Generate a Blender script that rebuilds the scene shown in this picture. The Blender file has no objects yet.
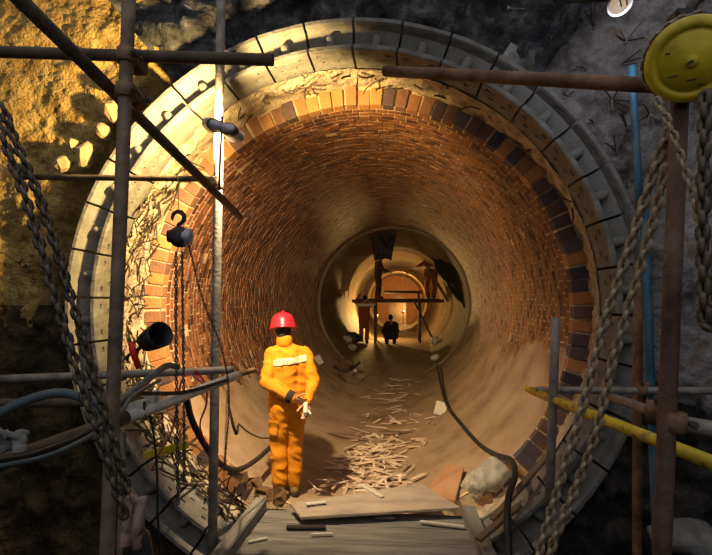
import bpy, bmesh, math, random
from mathutils import Vector, Matrix, noise, Euler
random.seed(7)
R_ = math.radians
scene = bpy.context.scene
COL = scene.collection
# ------------------------------------------------------------------ camera
CAMZ = 2.0
F_PX = 480.0
YAW, PITCH = R_(4.87), R_(2.6)
cam_d = bpy.data.cameras.new('camera')
cam_d.sensor_fit = 'HORIZONTAL'
cam_d.sensor_width = 36.0
cam_d.lens = 36.0 * F_PX / 712.0
cam_d.clip_start = 0.05
cam_d.clip_end = 200
cam = bpy.data.objects.new('camera', cam_d)
COL.objects.link(cam)
cam.location = (0, 0, CAMZ)
cam.rotation_euler = Euler((R_(90) + PITCH, 0, YAW), 'XYZ')
scene.camera = cam
scene.view_settings.view_transform = 'Standard'
scene.view_settings.look = 'None'
scene.view_settings.exposure = 0.0
scene.view_settings.gamma = 1.0
scene.view_settings.use_curve_mapping = False
# ------------------------------------------------------------------ world: dim cool daylight falling into the shaft
world = bpy.data.worlds.new('world')
scene.world = world
world.use_nodes = True
wb = world.node_tree.nodes['Background']
wb.inputs[0].default_value = (0.80, 0.79, 0.79, 1)
wb.inputs[1].default_value = 0.66
LAMP_TUNNEL, LAMP_WALL = 640.0, 480.0
WARM = (1.0, 0.73, 0.40)

_M = cam.rotation_euler.to_matrix()
_Rt, _U, _F = _M @ Vector((1, 0, 0)), _M @ Vector((0, 1, 0)), _M @ Vector((0, 0, -1))
def P(px, py, depth):
    """point of the place that stands at world distance `depth` (Y) on the sight line of a photo pixel"""
    d = _F + _Rt * ((px - 356.0) / F_PX) - _U * ((py - 277.5) / F_PX)
    return Vector((0, 0, CAMZ)) + d * (depth / d.y)

# ------------------------------------------------------------------ helpers
def link(name, me, parent=None, mat=None, smooth=False):
    o = bpy.data.objects.new(name, me)
    COL.objects.link(o)
    if parent is not None:
        o.parent = parent
    if mat is not None and me is not None and not me.materials:
        me.materials.append(mat)
    if smooth and me is not None:
        me.polygons.foreach_set('use_smooth', [True] * len(me.polygons))
    return o
def pyd(name, v, f):
    me = bpy.data.meshes.new(name)
    me.from_pydata([tuple(x) for x in v], [], f)
    me.update()
    return me
def tag(o, label=None, cat=None, group=None, kind=None):
    if label: o['label'] = label
    if cat: o['category'] = cat
    if group: o['group'] = group
    if kind: o['kind'] = kind
    return o
def empty(name, loc, label=None, cat=None, group=None, kind=None, rot=(0, 0, 0)):
    o = bpy.data.objects.new(name, None)
    COL.objects.link(o)
    o.location = loc
    o.rotation_euler = rot
    o.empty_display_size = 0.05
    return tag(o, label, cat, group, kind)
class MB:
    def __init__(s): s.v = []; s.f = []
    def add(s, v, f):
        n = len(s.v); s.v += [Vector(x) for x in v]; s.f += [[i + n for i in q] for q in f]; return s
    def box(s, c, size, rot=None):
        c = Vector(c); h = Vector(size) / 2
        m = rot if rot is not None else Matrix.Identity(3)
        vs = [c + m @ Vector((x * h.x, y * h.y, z * h.z)) for x in (-1, 1) for y in (-1, 1) for z in (-1, 1)]
        return s.add(vs, [(0, 1, 3, 2), (4, 6, 7, 5), (0, 4, 5, 1), (2, 3, 7, 6), (0, 2, 6, 4), (1, 5, 7, 3)])
    def tube(s, pts, r, n=10, hollow=False, wall=0.2, cap=True):
        pts = [Vector(p) for p in pts]
        rs = r if isinstance(r, (list, tuple)) else [r] * len(pts)
        rings = []
        up = None
        for i, p in enumerate(pts):
            t = (pts[min(i + 1, len(pts) - 1)] - pts[max(i - 1, 0)])
            if t.length < 1e-9: t = Vector((0, 0, 1))
            t.normalize()
            if up is None:
                up = t.orthogonal().normalized()
            up = (up - t * up.dot(t))
            if up.length < 1e-6: up = t.orthogonal()
            up.normalize()
            b = t.cross(up)
            rings.append((p, up.copy(), b, rs[i], t))
        v = []; f = []
        def ring(c, u, b, rad):
            k = len(v)
            v.extend(c + (u * math.cos(2 * math.pi * j / n) + b * math.sin(2 * math.pi * j / n)) * rad for j in range(n))
            return k
        ids = [ring(p, u, b, rad) for p, u, b, rad, t in rings]
        def strip(a, b2, flip=False):
            for j in range(n):
                q = (a + j, a + (j + 1) % n, b2 + (j + 1) % n, b2 + j)
                f.append(q[::-1] if flip else q)
        for a, b2 in zip(ids, ids[1:]): strip(a, b2)
        if hollow:
            for end, sg in ((0, 1), (-1, -1)):
                p, u, b, rad, t = rings[end]
                i1 = ring(p, u, b, rad * (1 - wall)); i2 = ring(p + t * sg * rad * 6, u, b, rad * (1 - wall))
                if end == 0:
                    strip(i1, ids[0]); strip(i2, i1); f.append(tuple(i2 + j for j in range(n))[::-1])
                else:
                    strip(ids[-1], i1); strip(i1, i2); f.append(tuple(i2 + j for j in range(n)))
        elif cap:
            f.append(tuple(ids[0] + j for j in range(n))[::-1]); f.append(tuple(ids[-1] + j for j in range(n)))
        return s.add(v, f)
    def ell(s, c, rad, rot=None, nu=14, nv=9):
        c = Vector(c); m = rot if rot is not None else Matrix.Identity(3)
        v = [c + m @ Vector((0, 0, -rad[2]))]; f = []
        for i in range(1, nv):
            a = -math.pi / 2 + math.pi * i / nv
            for j in range(nu):
                b = 2 * math.pi * j / nu
                v.append(c + m @ Vector((rad[0] * math.cos(a) * math.cos(b), rad[1] * math.cos(a) * math.sin(b), rad[2] * math.sin(a))))
        v.append(c + m @ Vector((0, 0, rad[2])))
        for j in range(nu): f.append((0, 1 + (j + 1) % nu, 1 + j))
        for i in range(nv - 2):
            for j in range(nu):
                a = 1 + i * nu
                f.append((a + j, a + (j + 1) % nu, a + nu + (j + 1) % nu, a + nu + j))
        a = 1 + (nv - 2) * nu
        for j in range(nu): f.append((a + j, a + (j + 1) % nu, len(v) - 1))
        return s.add(v, f)
    def cap(s, p0, r0, p1, r1, n=14):
        p0, p1 = Vector(p0), Vector(p1); t = (p1 - p0); L = t.length; t.normalize()
        pts = []; rs = []
        for k in range(1, 5):
            a = math.pi / 2 * (1 - k / 4.0); pts.append(p0 - t * r0 * math.sin(a)); rs.append(r0 * math.cos(a))
        for k in range(4):
            a = math.pi / 2 * (k / 4.0); pts.append(p1 + t * r1 * math.sin(a)); rs.append(r1 * math.cos(a))
        return s.tube(pts, rs, n)
    def lathe(s, prof, n=24, m=None):
        v = []; f = []
        for (r, z) in prof:
            for j in range(n):
                a = 2 * math.pi * j / n
                p = Vector((r * math.cos(a), r * math.sin(a), z)); v.append(m @ p if m is not None else p)
        for i in range(len(prof) - 1):
            for j in range(n):
                f.append((i * n + j, i * n + (j + 1) % n, (i + 1) * n + (j + 1) % n, (i + 1) * n + j))
        if prof[0][0] > 1e-5: f.append(tuple(range(n))[::-1])
        if prof[-1][0] > 1e-5: f.append(tuple((len(prof) - 1) * n + j for j in range(n)))
        return s.add(v, f)
    def mesh(s, name): return pyd(name, s.v, s.f)
    def build(s, name, mat, parent=None, smooth=False, bevel=0):
        me = s.mesh(name)
        if bevel:
            bm = bmesh.new(); bm.from_mesh(me)
            bmesh.ops.bevel(bm, geom=[e for e in bm.edges], offset=bevel, segments=2, affect='EDGES', clamp_overlap=True)
            bm.to_mesh(me); bm.free()
        return link(name, me, parent, mat, smooth)
def frame_to(d, up=Vector((0, 0, 1))):
    """3x3 with local Z along d"""
    z = Vector(d).normalized()
    x = up.cross(z)
    if x.length < 1e-5: x = Vector((1, 0, 0))
    x.normalize(); y = z.cross(x)
    return Matrix((x, y, z)).transposed()
def spline(pts, n=8):
    pts = [Vector(p) for p in pts]
    q = [pts[0] * 2 - pts[1]] + pts + [pts[-1] * 2 - pts[-2]]
    out = []
    for i in range(1, len(q) - 2):
        a, b, c, d = q[i - 1:i + 3]
        for k in range(n):
            t = k / n
            out.append(0.5 * ((2 * b) + (c - a) * t + (2 * a - 5 * b + 4 * c - d) * t * t + (3 * b - a - 3 * c + d) * t ** 3))
    out.append(pts[-1])
    return out
def fbm(p, s=1.0, o=4): return noise.fractal(Vector(p) * s, 0.8, 2.1, o)
def sstep(a, b, x):
    t = max(0, min(1, (x - a) / (b - a))); return t * t * (3 - 2 * t)

# ------------------------------------------------------------------ materials
def pm(name, cols, scale=6, rough=0.7, bump=0.2, bscale=None, metal=0.0, rand=False, spec=0.4, detail=6, stretch=None, attr=None, pos=(0.3, 0.7), bdist=0.02):
    m = bpy.data.materials.new(name); m.use_nodes = True
    nt = m.node_tree; N = nt.nodes; L = nt.links
    bs = N['Principled BSDF']
    bs.inputs['Roughness'].default_value = rough
    bs.inputs['Metallic'].default_value = metal
    bs.inputs['Specular IOR Level'].default_value = spec
    tc = N.new('ShaderNodeTexCoord')
    src = tc.outputs['Object']
    if stretch:
        mp = N.new('ShaderNodeMapping'); mp.inputs['Scale'].default_value = stretch
        L.new(src, mp.inputs[0]); src = mp.outputs[0]
    nz = N.new('ShaderNodeTexNoise'); nz.inputs['Scale'].default_value = scale; nz.inputs['Detail'].default_value = detail
    nz.inputs['Roughness'].default_value = 0.65
    L.new(src, nz.inputs['Vector'])
    fac = nz.outputs['Fac']
    if rand or attr:
        if rand:
            oi = N.new('ShaderNodeObjectInfo'); rs = oi.outputs['Random']
        else:
            at = N.new('ShaderNodeAttribute'); at.attribute_name = attr; rs = at.outputs['Fac']
        mx = N.new('ShaderNodeMath'); mx.operation = 'MULTIPLY_ADD'
        mx.inputs[1].default_value = 0.30; L.new(fac, mx.inputs[0])
        m2 = N.new('ShaderNodeMath'); m2.operation = 'MULTIPLY'; m2.inputs[1].default_value = 0.72
        L.new(rs, m2.inputs[0]); L.new(m2.outputs[0], mx.inputs[2])
        fac = mx.outputs[0]
        pos = (0.08, 0.92)
    cr = N.new('ShaderNodeValToRGB'); el = cr.color_ramp.elements
    n = len(cols)
    while len(el) < n: el.new(0.5)
    for i, c in enumerate(cols):
        el[i].position = pos[0] + (pos[1] - pos[0]) * i / max(1, n - 1)
        el[i].color = (*c, 1)
    L.new(fac, cr.inputs[0]); L.new(cr.outputs[0], bs.inputs['Base Color'])
    if bump:
        nb = N.new('ShaderNodeTexNoise'); nb.inputs['Scale'].default_value = bscale or scale * 4; nb.inputs['Detail'].default_value = 8
        L.new(src, nb.inputs['Vector'])
        bp = N.new('ShaderNodeBump'); bp.inputs['Strength'].default_value = bump; bp.inputs['Distance'].default_value = bdist
        L.new(nb.outputs['Fac'], bp.inputs['Height']); L.new(bp.outputs[0], bs.inputs['Normal'])
    return m
def emit(name, col, st):
    m = bpy.data.materials.new(name); m.use_nodes = True
    bs = m.node_tree.nodes['Principled BSDF']
    bs.inputs['Base Color'].default_value = (0.02, 0.02, 0.02, 1)
    bs.inputs['Emission Color'].default_value = (*col, 1); bs.inputs['Emission Strength'].default_value = st
    return m
BRICKC = [(0.028, 0.017, 0.017), (0.12, 0.046, 0.030), (0.21, 0.085, 0.042), (0.28, 0.12, 0.052), (0.17, 0.075, 0.045), (0.33, 0.165, 0.075)]
M = dict(
    earth=pm('ochre_earth', [(0.16, 0.10, 0.03), (0.44, 0.29, 0.09), (0.60, 0.43, 0.15)], 6, 0.95, 0.8, 38, bdist=0.05),
    shade_earth=pm('shaded_earth', [(0.012, 0.009, 0.006), (0.06, 0.04, 0.02), (0.15, 0.10, 0.045)], 4, 0.95, 1.0, 22, bdist=0.05),  # the same earth beyond the lamplight, its shade put into the colour
    stone=pm('pale_stone', [(0.28, 0.2, 0.1), (0.5, 0.38, 0.2)], 4, 0.9, 0.5, 18),
    rock=pm('black_rock', [(0.008, 0.009, 0.011), (0.03, 0.031, 0.036), (0.15, 0.15, 0.16)], 6, 0.75, 0.8, 16, bdist=0.05),
    shot=pm('grey_shotcrete', [(0.06, 0.05, 0.045), (0.19, 0.175, 0.175), (0.34, 0.32, 0.335), (0.22, 0.155, 0.11)], 3.2, 0.85, 1.0, 16, pos=(0.36, 0.68), bdist=0.04),
    rubble=pm('dark_rubble', [(0.008, 0.008, 0.008), (0.03, 0.027, 0.025), (0.09, 0.08, 0.072)], 6, 0.85, 0.8, 14, bdist=0.05),
    mud=pm('dark_mud', [(0.01, 0.009, 0.007), (0.035, 0.028, 0.02)], 3, 0.8, 0.8, 14),
    conc=pm('segment_concrete', [(0.09, 0.088, 0.082), (0.17, 0.165, 0.155), (0.25, 0.24, 0.225)], 5, 0.85, 0.45, 26),
    rough=pm('broken_concrete', [(0.20, 0.155, 0.11), (0.46, 0.38, 0.28), (0.62, 0.53, 0.41)], 9, 0.95, 0.9, 30, bdist=0.03),
    brick_i=pm('brick', BRICKC, 14, 0.55, 0.4, 50, rand=True, spec=0.5),
    brick_f=pm('end_brick', [(0.035, 0.028, 0.045), (0.13, 0.07, 0.06), (0.34, 0.15, 0.06), (0.48, 0.24, 0.08), (0.42, 0.16, 0.06)], 14, 0.6, 0.4, 50, rand=True, spec=0.5),
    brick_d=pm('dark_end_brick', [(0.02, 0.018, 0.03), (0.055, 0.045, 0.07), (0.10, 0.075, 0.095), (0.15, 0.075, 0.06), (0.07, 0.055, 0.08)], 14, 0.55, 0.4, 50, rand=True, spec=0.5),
    brick_a=pm('barrel_brick', BRICKC, 14, 0.42, 0.6, 50, attr='tint', spec=0.5),
    mortar=pm('lime_mortar', [(0.46, 0.35, 0.21), (0.68, 0.54, 0.35)], 14, 0.9, 0.6, 50),
    silt=pm('tan_silt', [(0.20, 0.13, 0.08), (0.34, 0.235, 0.15), (0.42, 0.30, 0.20)], 2.2, 0.75, 0.35, 24),
    lining=pm('smooth_lining', [(0.15, 0.105, 0.06), (0.27, 0.195, 0.11)], 2.0, 0.7, 0.35, 9),
    rust=pm('rusty_steel', [(0.07, 0.04, 0.025), (0.19, 0.105, 0.062), (0.32, 0.20, 0.12)], 9, 0.75, 0.3, 40, metal=0.15),
    rustred=pm('red_brown_steel', [(0.06, 0.035, 0.027), (0.125, 0.072, 0.055), (0.19, 0.125, 0.10)], 9, 0.7, 0.3, 40),
    steel=pm('weathered_tube', [(0.11, 0.10, 0.09), (0.24, 0.215, 0.19), (0.36, 0.33, 0.30)], 9, 0.6, 0.25, 40, metal=0.15),
    dsteel=pm('dark_tube', [(0.035, 0.026, 0.018), (0.085, 0.06, 0.04), (0.13, 0.095, 0.06)], 9, 0.7, 0.3, 40),
    wtube=pm('whitewashed_tube', [(0.40, 0.39, 0.36), (0.76, 0.74, 0.70), (0.84, 0.82, 0.78)], 9, 0.6, 0.25, 40),
    blue=pm('blue_paint_tube', [(0.012, 0.045, 0.065), (0.025, 0.115, 0.20), (0.15, 0.165, 0.175)], 7, 0.55, 0.25, 40, stretch=(1, 1, 0.4)),
    yellow=pm('chipped_yellow_paint', [(0.22, 0.18, 0.12), (0.62, 0.44, 0.02), (0.72, 0.54, 0.03)], 16, 0.5, 0.2, 40, pos=(0.36, 0.6)),
    hyellow=pm('hoist_yellow', [(0.34, 0.25, 0.02), (0.66, 0.50, 0.02), (0.72, 0.56, 0.03)], 9, 0.45, 0.1, 40),
    chaind=pm('dark_chain_steel', [(0.04, 0.032, 0.024), (0.15, 0.125, 0.095)], 30, 0.5, 0.1, metal=0.3),
    chainl=pm('worn_chain_steel', [(0.22, 0.17, 0.11), (0.52, 0.43, 0.31)], 30, 0.5, 0.1, metal=0.15),
    iron=pm('black_iron', [(0.015, 0.015, 0.017), (0.05, 0.05, 0.055)], 12, 0.5, 0.15),
    grey=pm('grey_housing', [(0.36, 0.35, 0.41), (0.52, 0.50, 0.56)], 9, 0.35, 0.05, metal=0.4),
    rebar=pm('rebar_rust', [(0.022, 0.016, 0.012), (0.06, 0.04, 0.028)], 30, 0.85, 0.2),
    black=pm('black_rubber', [(0.012, 0.013, 0.014), (0.03, 0.031, 0.033)], 9, 0.55, 0.1),
    hose=pm('blue_grey_hose', [(0.05, 0.08, 0.10), (0.12, 0.17, 0.20)], 9, 0.55, 0.1),
    red=pm('red_plastic', [(0.7, 0.02, 0.015), (0.85, 0.04, 0.035)], 9, 0.4, 0.05),
    pink=pm('pink_wire', [(0.62, 0.16, 0.18), (0.72, 0.25, 0.25)], 9, 0.5, 0.05),
    helmet=pm('red_helmet_shell', [(0.62, 0.012, 0.03), (0.70, 0.02, 0.04)], 5, 0.28, 0.02, spec=0.5),
    orange=pm('orange_cloth', [(0.60, 0.20, 0.003), (0.72, 0.27, 0.006)], 5, 0.85, 0.25, 120, bdist=0.004),
    dorange=pm('rust_cloth', [(0.22, 0.075, 0.015), (0.34, 0.12, 0.03)], 5, 0.85, 0.2, 60),
    dark_cloth=pm('dark_cloth', [(0.012, 0.012, 0.013), (0.03, 0.028, 0.028)], 5, 0.85, 0.2, 60),
    olive=pm('olive_cloth', [(0.05, 0.038, 0.02), (0.10, 0.075, 0.04)], 5, 0.85, 0.2, 60),
    band=pm('reflective_tape', [(0.62, 0.50, 0.30), (0.80, 0.70, 0.48)], 40, 0.4, 0.05),
    wband=pm('white_tape', [(0.8, 0.78, 0.7), (0.9, 0.88, 0.8)], 40, 0.4, 0.05),
    skin=pm('skin', [(0.46, 0.25, 0.16), (0.56, 0.33, 0.22)], 8, 0.55, 0.05),
    hair=pm('black_hair', [(0.008, 0.007, 0.006), (0.02, 0.018, 0.016)], 60, 0.6, 0.3),
    boot=pm('dusty_boot', [(0.14, 0.08, 0.035), (0.26, 0.16, 0.07)], 9, 0.8, 0.2),
    glove=pm('white_cotton', [(0.62, 0.58, 0.52), (0.8, 0.76, 0.70)], 20, 0.85, 0.1),
    deck=pm('grey_deck_wood', [(0.07, 0.068, 0.066), (0.16, 0.153, 0.148), (0.26, 0.25, 0.24)], 4, 0.85, 0.5, 22, stretch=(0.35, 3, 3)),
    beam=pm('grey_timber', [(0.09, 0.088, 0.085), (0.19, 0.182, 0.174), (0.27, 0.26, 0.25)], 4, 0.85, 0.5, 22, stretch=(3, 0.35, 3)),
    ply=pm('dusty_plywood', [(0.20, 0.165, 0.135), (0.33, 0.275, 0.225), (0.42, 0.35, 0.285)], 3, 0.85, 0.3, 26, stretch=(0.6, 2, 2)),
    oply=pm('orange_board', [(0.34, 0.17, 0.09), (0.48, 0.27, 0.15)], 4, 0.8, 0.3, 22),
    shard=pm('pale_splinter', [(0.42, 0.29, 0.20), (0.66, 0.50, 0.38), (0.78, 0.63, 0.50)], 9, 0.8, 0.3, rand=True),
    sack=pm('white_sack', [(0.24, 0.22, 0.18), (0.42, 0.40, 0.35), (0.54, 0.51, 0.45)], 9, 0.85, 0.4, 60),
    tile=pm('white_tile', [(0.42, 0.40, 0.37), (0.58, 0.55, 0.5)], 9, 0.6, 0.1),
    white=pm('white_plastic', [(0.6, 0.56, 0.48), (0.72, 0.68, 0.6)], 9, 0.5, 0.05),
    brown=pm('brown_lump', [(0.09, 0.05, 0.025), (0.20, 0.11, 0.05)], 9, 0.85, 0.4),
    tarp=pm('dark_tarp', [(0.012, 0.011, 0.010), (0.04, 0.034, 0.028)], 5, 0.6, 0.3),
    wood=pm('brown_timber', [(0.10, 0.065, 0.04), (0.21, 0.14, 0.09)], 4, 0.8, 0.3, 22),
    rag=pm('grey_rag', [(0.14, 0.14, 0.14), (0.30, 0.30, 0.29)], 8, 0.9, 0.3),
    redrag=pm('faded_red_rag', [(0.20, 0.10, 0.08), (0.42, 0.32, 0.28)], 18, 0.9, 0.3),
    lens=emit('lamp_glass', WARM, 30.0),
    bulb=emit('bulb_glass', (1.0, 0.70, 0.45), 0.45),
)

# ================================================================== THE SETTING
R0, Y0, Y1, Y2 = 1.90, 4.40, 12.0, 30.0       # brick barrel, its mouth, change of lining, end wall
AZ = 1.92
def AX(y): return -0.343 + 0.35 * sstep(6.0, 15.0, y)
RCX, RCZ = -0.40, 1.95                        # axis of the concrete ring
def silt_r(th, y):
    """radius of the silt-plastered lower barrel; th from straight down"""
    edge = R_(82 if th > 0 else 66) + 0.28 * fbm((th * 1.3, y * 0.6, 3.1), 1.0, 4)
    cover = sstep(-0.20, 0.35, edge - abs(th))
    return R0 + 0.035 - 0.055 * cover + 0.012 * fbm((th * 4, y * 1.5, 0), 1.3, 4) * cover
def silt_floor(x, y): return 0.02 + 0.40 * sstep(5.5, 18.0, y) + 0.03 * fbm((x * 1.5, y * 0.8, 5.0), 1.0, 4)
def floor_z(x, y):
    dx = x - AX(y)
    th = math.asin(max(-1, min(1, dx / R0)))
    rr = silt_r(th, y)
    z = AZ - math.sqrt(max(0.01, rr * rr - dx * dx))
    return max(z, silt_floor(x, y))

def polar_wall(name, a0, a1, rmax, mat, yb, amp, freq, r_in, lump=0.0, step=0.035, recess=True, jag=0.10):
    """stretch of the shaft face around the ring: angle in degrees from +X, seen from the camera"""
    na = int(abs(a1 - a0) / 360 * 2 * math.pi * 3.0 / step)
    rad = [None]
    nr = int((rmax - r_in) / step)
    v = []; f = []
    prof_n = (3 if recess else 0) + nr + 1
    for i in range(na + 1):
        a = R_(a0 + (a1 - a0) * i / na)
        ca, sa = math.cos(a), math.sin(a)
        ri = r_in + jag * fbm((ca * 3, sa * 3, 1.7), 1.6, 5)
        if recess:
            for (rr, yy) in ((2.16, 4.5), (2.40 + (ri - r_in), 4.45), (ri - 0.01, 4.1)):
                v.append(Vector((RCX + rr * ca, yy + 0.03 * fbm((rr * ca, rr * sa, yy), 6), RCZ + rr * sa)))
        for k in range(nr + 1):
            rr = ri + (rmax - ri) * k / nr
            p = Vector((RCX + rr * ca, 0, RCZ + rr * sa))
            d = amp * fbm(p * freq, 1.0, 6)
            if lump: d += lump * (noise.voronoi(p * 9.0)[0][0] - 0.35) + lump * 0.6 * (noise.voronoi(p * 24.0)[0][0] - 0.3) + lump * 0.35 * fbm(p * 30, 1.0, 2)
            if k == 0: d += 0.04
            v.append(Vector((p.x, yb + d, p.z)))
    for i in range(na):
        for k in range(prof_n - 1):
            a = i * prof_n + k
            f.append((a, a + 1, a + prof_n + 1, a + prof_n))
    me = pyd(name, v, f)
    o = link(name, me, None, mat, True)
    tag(o, kind='structure')
    return o
wl = polar_wall('wall_left', 122, 184, 5.2, M['earth'], 3.86, 0.09, 1.6, 2.64, lump=0.042, step=0.024)
wt = polar_wall('wall_top', 50, 128, 5.2, M['rock'], 3.80, 0.22, 2.2, 2.30, lump=0.07, step=0.045)
wr = polar_wall('wall_right', -24, 58, 5.2, M['shot'], 3.86, 0.08, 1.6, 2.27, lump=0.03, step=0.045, jag=0.04)
wll = polar_wall('wall_lower_left', 180, 240, 5.2, M['shade_earth'], 3.84, 0.14, 1.8, 2.50, lump=0.06, step=0.035)
wlo = polar_wall('wall_lower', 236, 344, 5.2, M['rubble'], 3.82, 0.20, 2.0, 2.34, lump=0.07, step=0.045)
# the shaft around the camera: side and back walls, open to the sky above; back wall height set for the sky light it lets in
for nm, c, sz in (('wall_shaft_left', (-4.7, 0.9, 2.8), (0.3, 6.2, 7.4)), ('wall_shaft_right', (4.3, 0.9, 2.8), (0.3, 6.2, 7.4)), ('wall_shaft_back', (-0.2, -2.0, 0.7), (9.3, 0.3, 3.2))):
    b = MB(); b.box((0, 0, 0), sz); o = b.build(nm, M['rubble'], None); o.location = c; tag(o, kind='structure')
# shaft floor below the deck
g = MB(); n = 46
for i in range(n + 1):
    for j in range(n + 1):
        x = -4.8 + 9.2 * i / n; y = -2.0 + 6.2 * j / n
        g.v.append(Vector((x, y, -0.36 + 0.06 * fbm((x, y, 0), 2.0) + 0.62 * sstep(1.3, 2.2, x) * sstep(2.2, 3.3, y))))
for i in range(n):
    for j in range(n):
        a = i * (n + 1) + j
        g.f.append((a, a + n + 1, a + n + 2, a + 1))
tag(g.build('floor', M['mud'], None, True), kind='structure')
# pale stones standing in the earth face beside the ring
for k, (px, py, w, h) in enumerate([(113, 112, 12, 22), (104, 132, 15, 14), (86, 156, 12, 26), (62, 164, 18, 16), (74, 146, 9, 12), (118, 92, 10, 10)]):
    c = P(px, py, 3.74); s = 3.74 / F_PX
    b = MB(); b.ell((0, 0, 0), (w * s * 0.62, 0.07, h * s * 0.60), None, 8, 5)
    for q in b.v:
        q += Vector((fbm(q * 9 + Vector((k, 0, 0))), fbm(q * 9 + Vector((0, k, 7))), fbm(q * 9 + Vector((3, 0, k)))) ) * 0.02
    o = b.build('stone', M['stone'], wl); o.location = c; o.rotation_euler = (0, R_(random.uniform(-25, 25)), 0)

# ---- concrete segment ring
NSEG = 36; SA = 2 * math.pi / NSEG
ring = empty('wall_concrete_ring', (RCX, 3.6, RCZ), kind='structure')
def make_segment(seed):
    rnd = random.Random(seed)
    prof = [(2.235, 0.42), (2.235, 0.02), (2.222, 0.0), (2.196, 0.0), (2.185, 0.018), (2.170, 0.085), (2.10, 0.11), (2.040, 0.12), (2.030, 0.03),
            (2.018, 0.012), (1.990, 0.010), (1.982, 0.02), (1.985, 0.085), (1.986, 0.113), (1.992, 0.195), (1.993, 0.223), (2.000, 0.36), (2.02, 0.42)]
    na = 8; gap = 0.0046
    tt = [-SA / 2 + gap + (SA - 2 * gap) * i / na for i in range(na + 1)]
    v = []; f = []; npf = len(prof)
    for t in tt:
        for k, (r, y) in enumerate(prof):
            rr = r + rnd.uniform(-.0015, .0015); 
            v.append(Vector((rr * math.sin(t), y + rnd.uniform(-.0012, .0012), rr * math.cos(t))))
    slots = {(12, 1), (12, 6), (14, 2), (14, 5)}
    for i in range(na):
        for k in range(npf - 1):
            q = [i * npf + k, (i + 1) * npf + k, (i + 1) * npf + k + 1, i * npf + k + 1]
            if (k, i) in slots:
                # recessed bolt pocket
                base = len(v)
                for idx in q:
                    p = v[idx]; rr = math.hypot(p.x, p.z); s = (rr + 0.05) / rr
                    v.append(Vector((p.x * s, p.y, p.z * s)))
                nq = [base, base + 1, base + 2, base + 3]
                f.append(nq)
                for a in range(4):
                    b = (a + 1) % 4
                    f.append((q[a], q[b], nq[b], nq[a]))
            else:
                f.append(q)
    f.append(tuple(range(npf)))
    f.append(tuple(na * npf + k for k in range(npf))[::-1])
    # close the back
    for i in range(na):
        f.append((i * npf, i * npf + npf - 1, (i + 1) * npf + npf - 1, (i + 1) * npf))
    return pyd('segment', v, f)
seg_mesh = [make_segment(k) for k in range(4)]
for m_ in seg_mesh: m_.materials.append(M['conc'])
lug = MB(); lug.cap((0, 0.085, 2.035), 0.042, (0, 0.078, 2.10), 0.036, 12)
lug_me = lug.mesh('lug'); lug_me.materials.append(M['conc']); lug_me.polygons.foreach_set('use_smooth', [True] * len(lug_me.polygons))
for k in range(NSEG):
    a = R_(1.8) + SA / 2 + SA * k       # clockwise from the top
    s = link('segment', seg_mesh[k % 4], ring)
    s.rotation_euler = (0, a, 0)
    s.location = (0, random.uniform(-.006, .006), 0)
    l = link('lug', lug_me, s)

# ---- broken concrete between the ring and the brick face
v = []; f = []; na = 260; nk = 16
for i in range(na):
    a = 2 * math.pi * i / na
    for k in range(nk):
        t = k / (nk - 1)
        r = 1.985 + 0.085 * t; y = 3.93 + 0.49 * t
        cx = RCX + (AX(Y0) - RCX) * t; cz = RCZ + (AZ - RCZ) * t
        p = Vector((math.cos(a) * r, y, math.sin(a) * r))
        d = 0.045 * fbm(p * 6, 1.0, 6) + 0.06 * (noise.voronoi(p * 8)[0][0] - 0.35)
        r += d * (1 if 0 < k < nk - 1 else 0.3)
        v.append(Vector((cx + math.cos(a) * r, y, cz + math.sin(a) * r)))
for i in range(na):
    for k in range(nk - 1):
        j = (i + 1) % na
        f.append((i * nk + k, i * nk + k + 1, j * nk + k + 1, j * nk + k))
ann = tag(link('wall_broken_concrete', pyd('wall_broken_concrete', v, f), None, M['rough'], True), kind='structure')
def rebar_stub(base, d, length, r, bend=0.0):
    d = d.normalized(); side = d.orthogonal().normalized()
    side = Matrix.Rotation(random.uniform(0, 6.28), 3, d) @ side
    pts = [base, base + d * length * 0.5, base + d * length * 0.8 + side * bend * length * 0.4, base + d * length * 0.95 + side * bend * length]
    b = MB(); b.tube(pts, r, 5)
    return b
def ring_pt(adeg, t, off=0.0):
    a = R_(adeg); r = 1.985 + 0.085 * t - off; y = 3.93 + 0.49 * t
    cx = RCX + (AX(Y0) - RCX) * t; cz = RCZ + (AZ - RCZ) * t
    return Vector((cx + math.cos(a) * r, y, cz + math.sin(a) * r)), Vector((-math.cos(a), 0, -math.sin(a)))
for k in range(250):
    if k < 100: a = random.uniform(148, 200)
    elif k < 205: a = random.uniform(200, 246)
    elif k < 230: a = random.uniform(92, 148)
    else: a = random.uniform(20, 92)
    p, nrm = ring_pt(a, random.uniform(0.08, 0.95), -0.01)
    tang = Vector((-nrm.z, 0, nrm.x))
    d = nrm * random.uniform(0.10, 0.45) + tang * random.uniform(-1, 1) + Vector((0, random.uniform(-0.9, 0.2), 0))
    L = random.uniform(0.10, 0.24) * (1.5 if 200 < a < 246 else 1)
    rebar_stub(p, d, L, random.uniform(0.005, 0.009), random.choice((0, 0, 0.15, 0.35))).build('rebar', M['rebar'], ann)

for k in range(46):      # longer bent bars sticking out at the lower left
    p, nrm = ring_pt(random.uniform(196, 240), random.uniform(0.0, 0.9), -0.01)
    tang = Vector((-nrm.z, 0, nrm.x))
    d = nrm * random.uniform(0.05, 0.40) + tang * random.uniform(-0.8, 0.8) + Vector((0, -random.uniform(0.4, 1.1), 0))
    rebar_stub(p, d, random.uniform(0.28, 0.5), random.uniform(0.006, 0.010), random.choice((0, 0.1, 0.25))).build('rebar', M['rebar'], ann)
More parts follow.
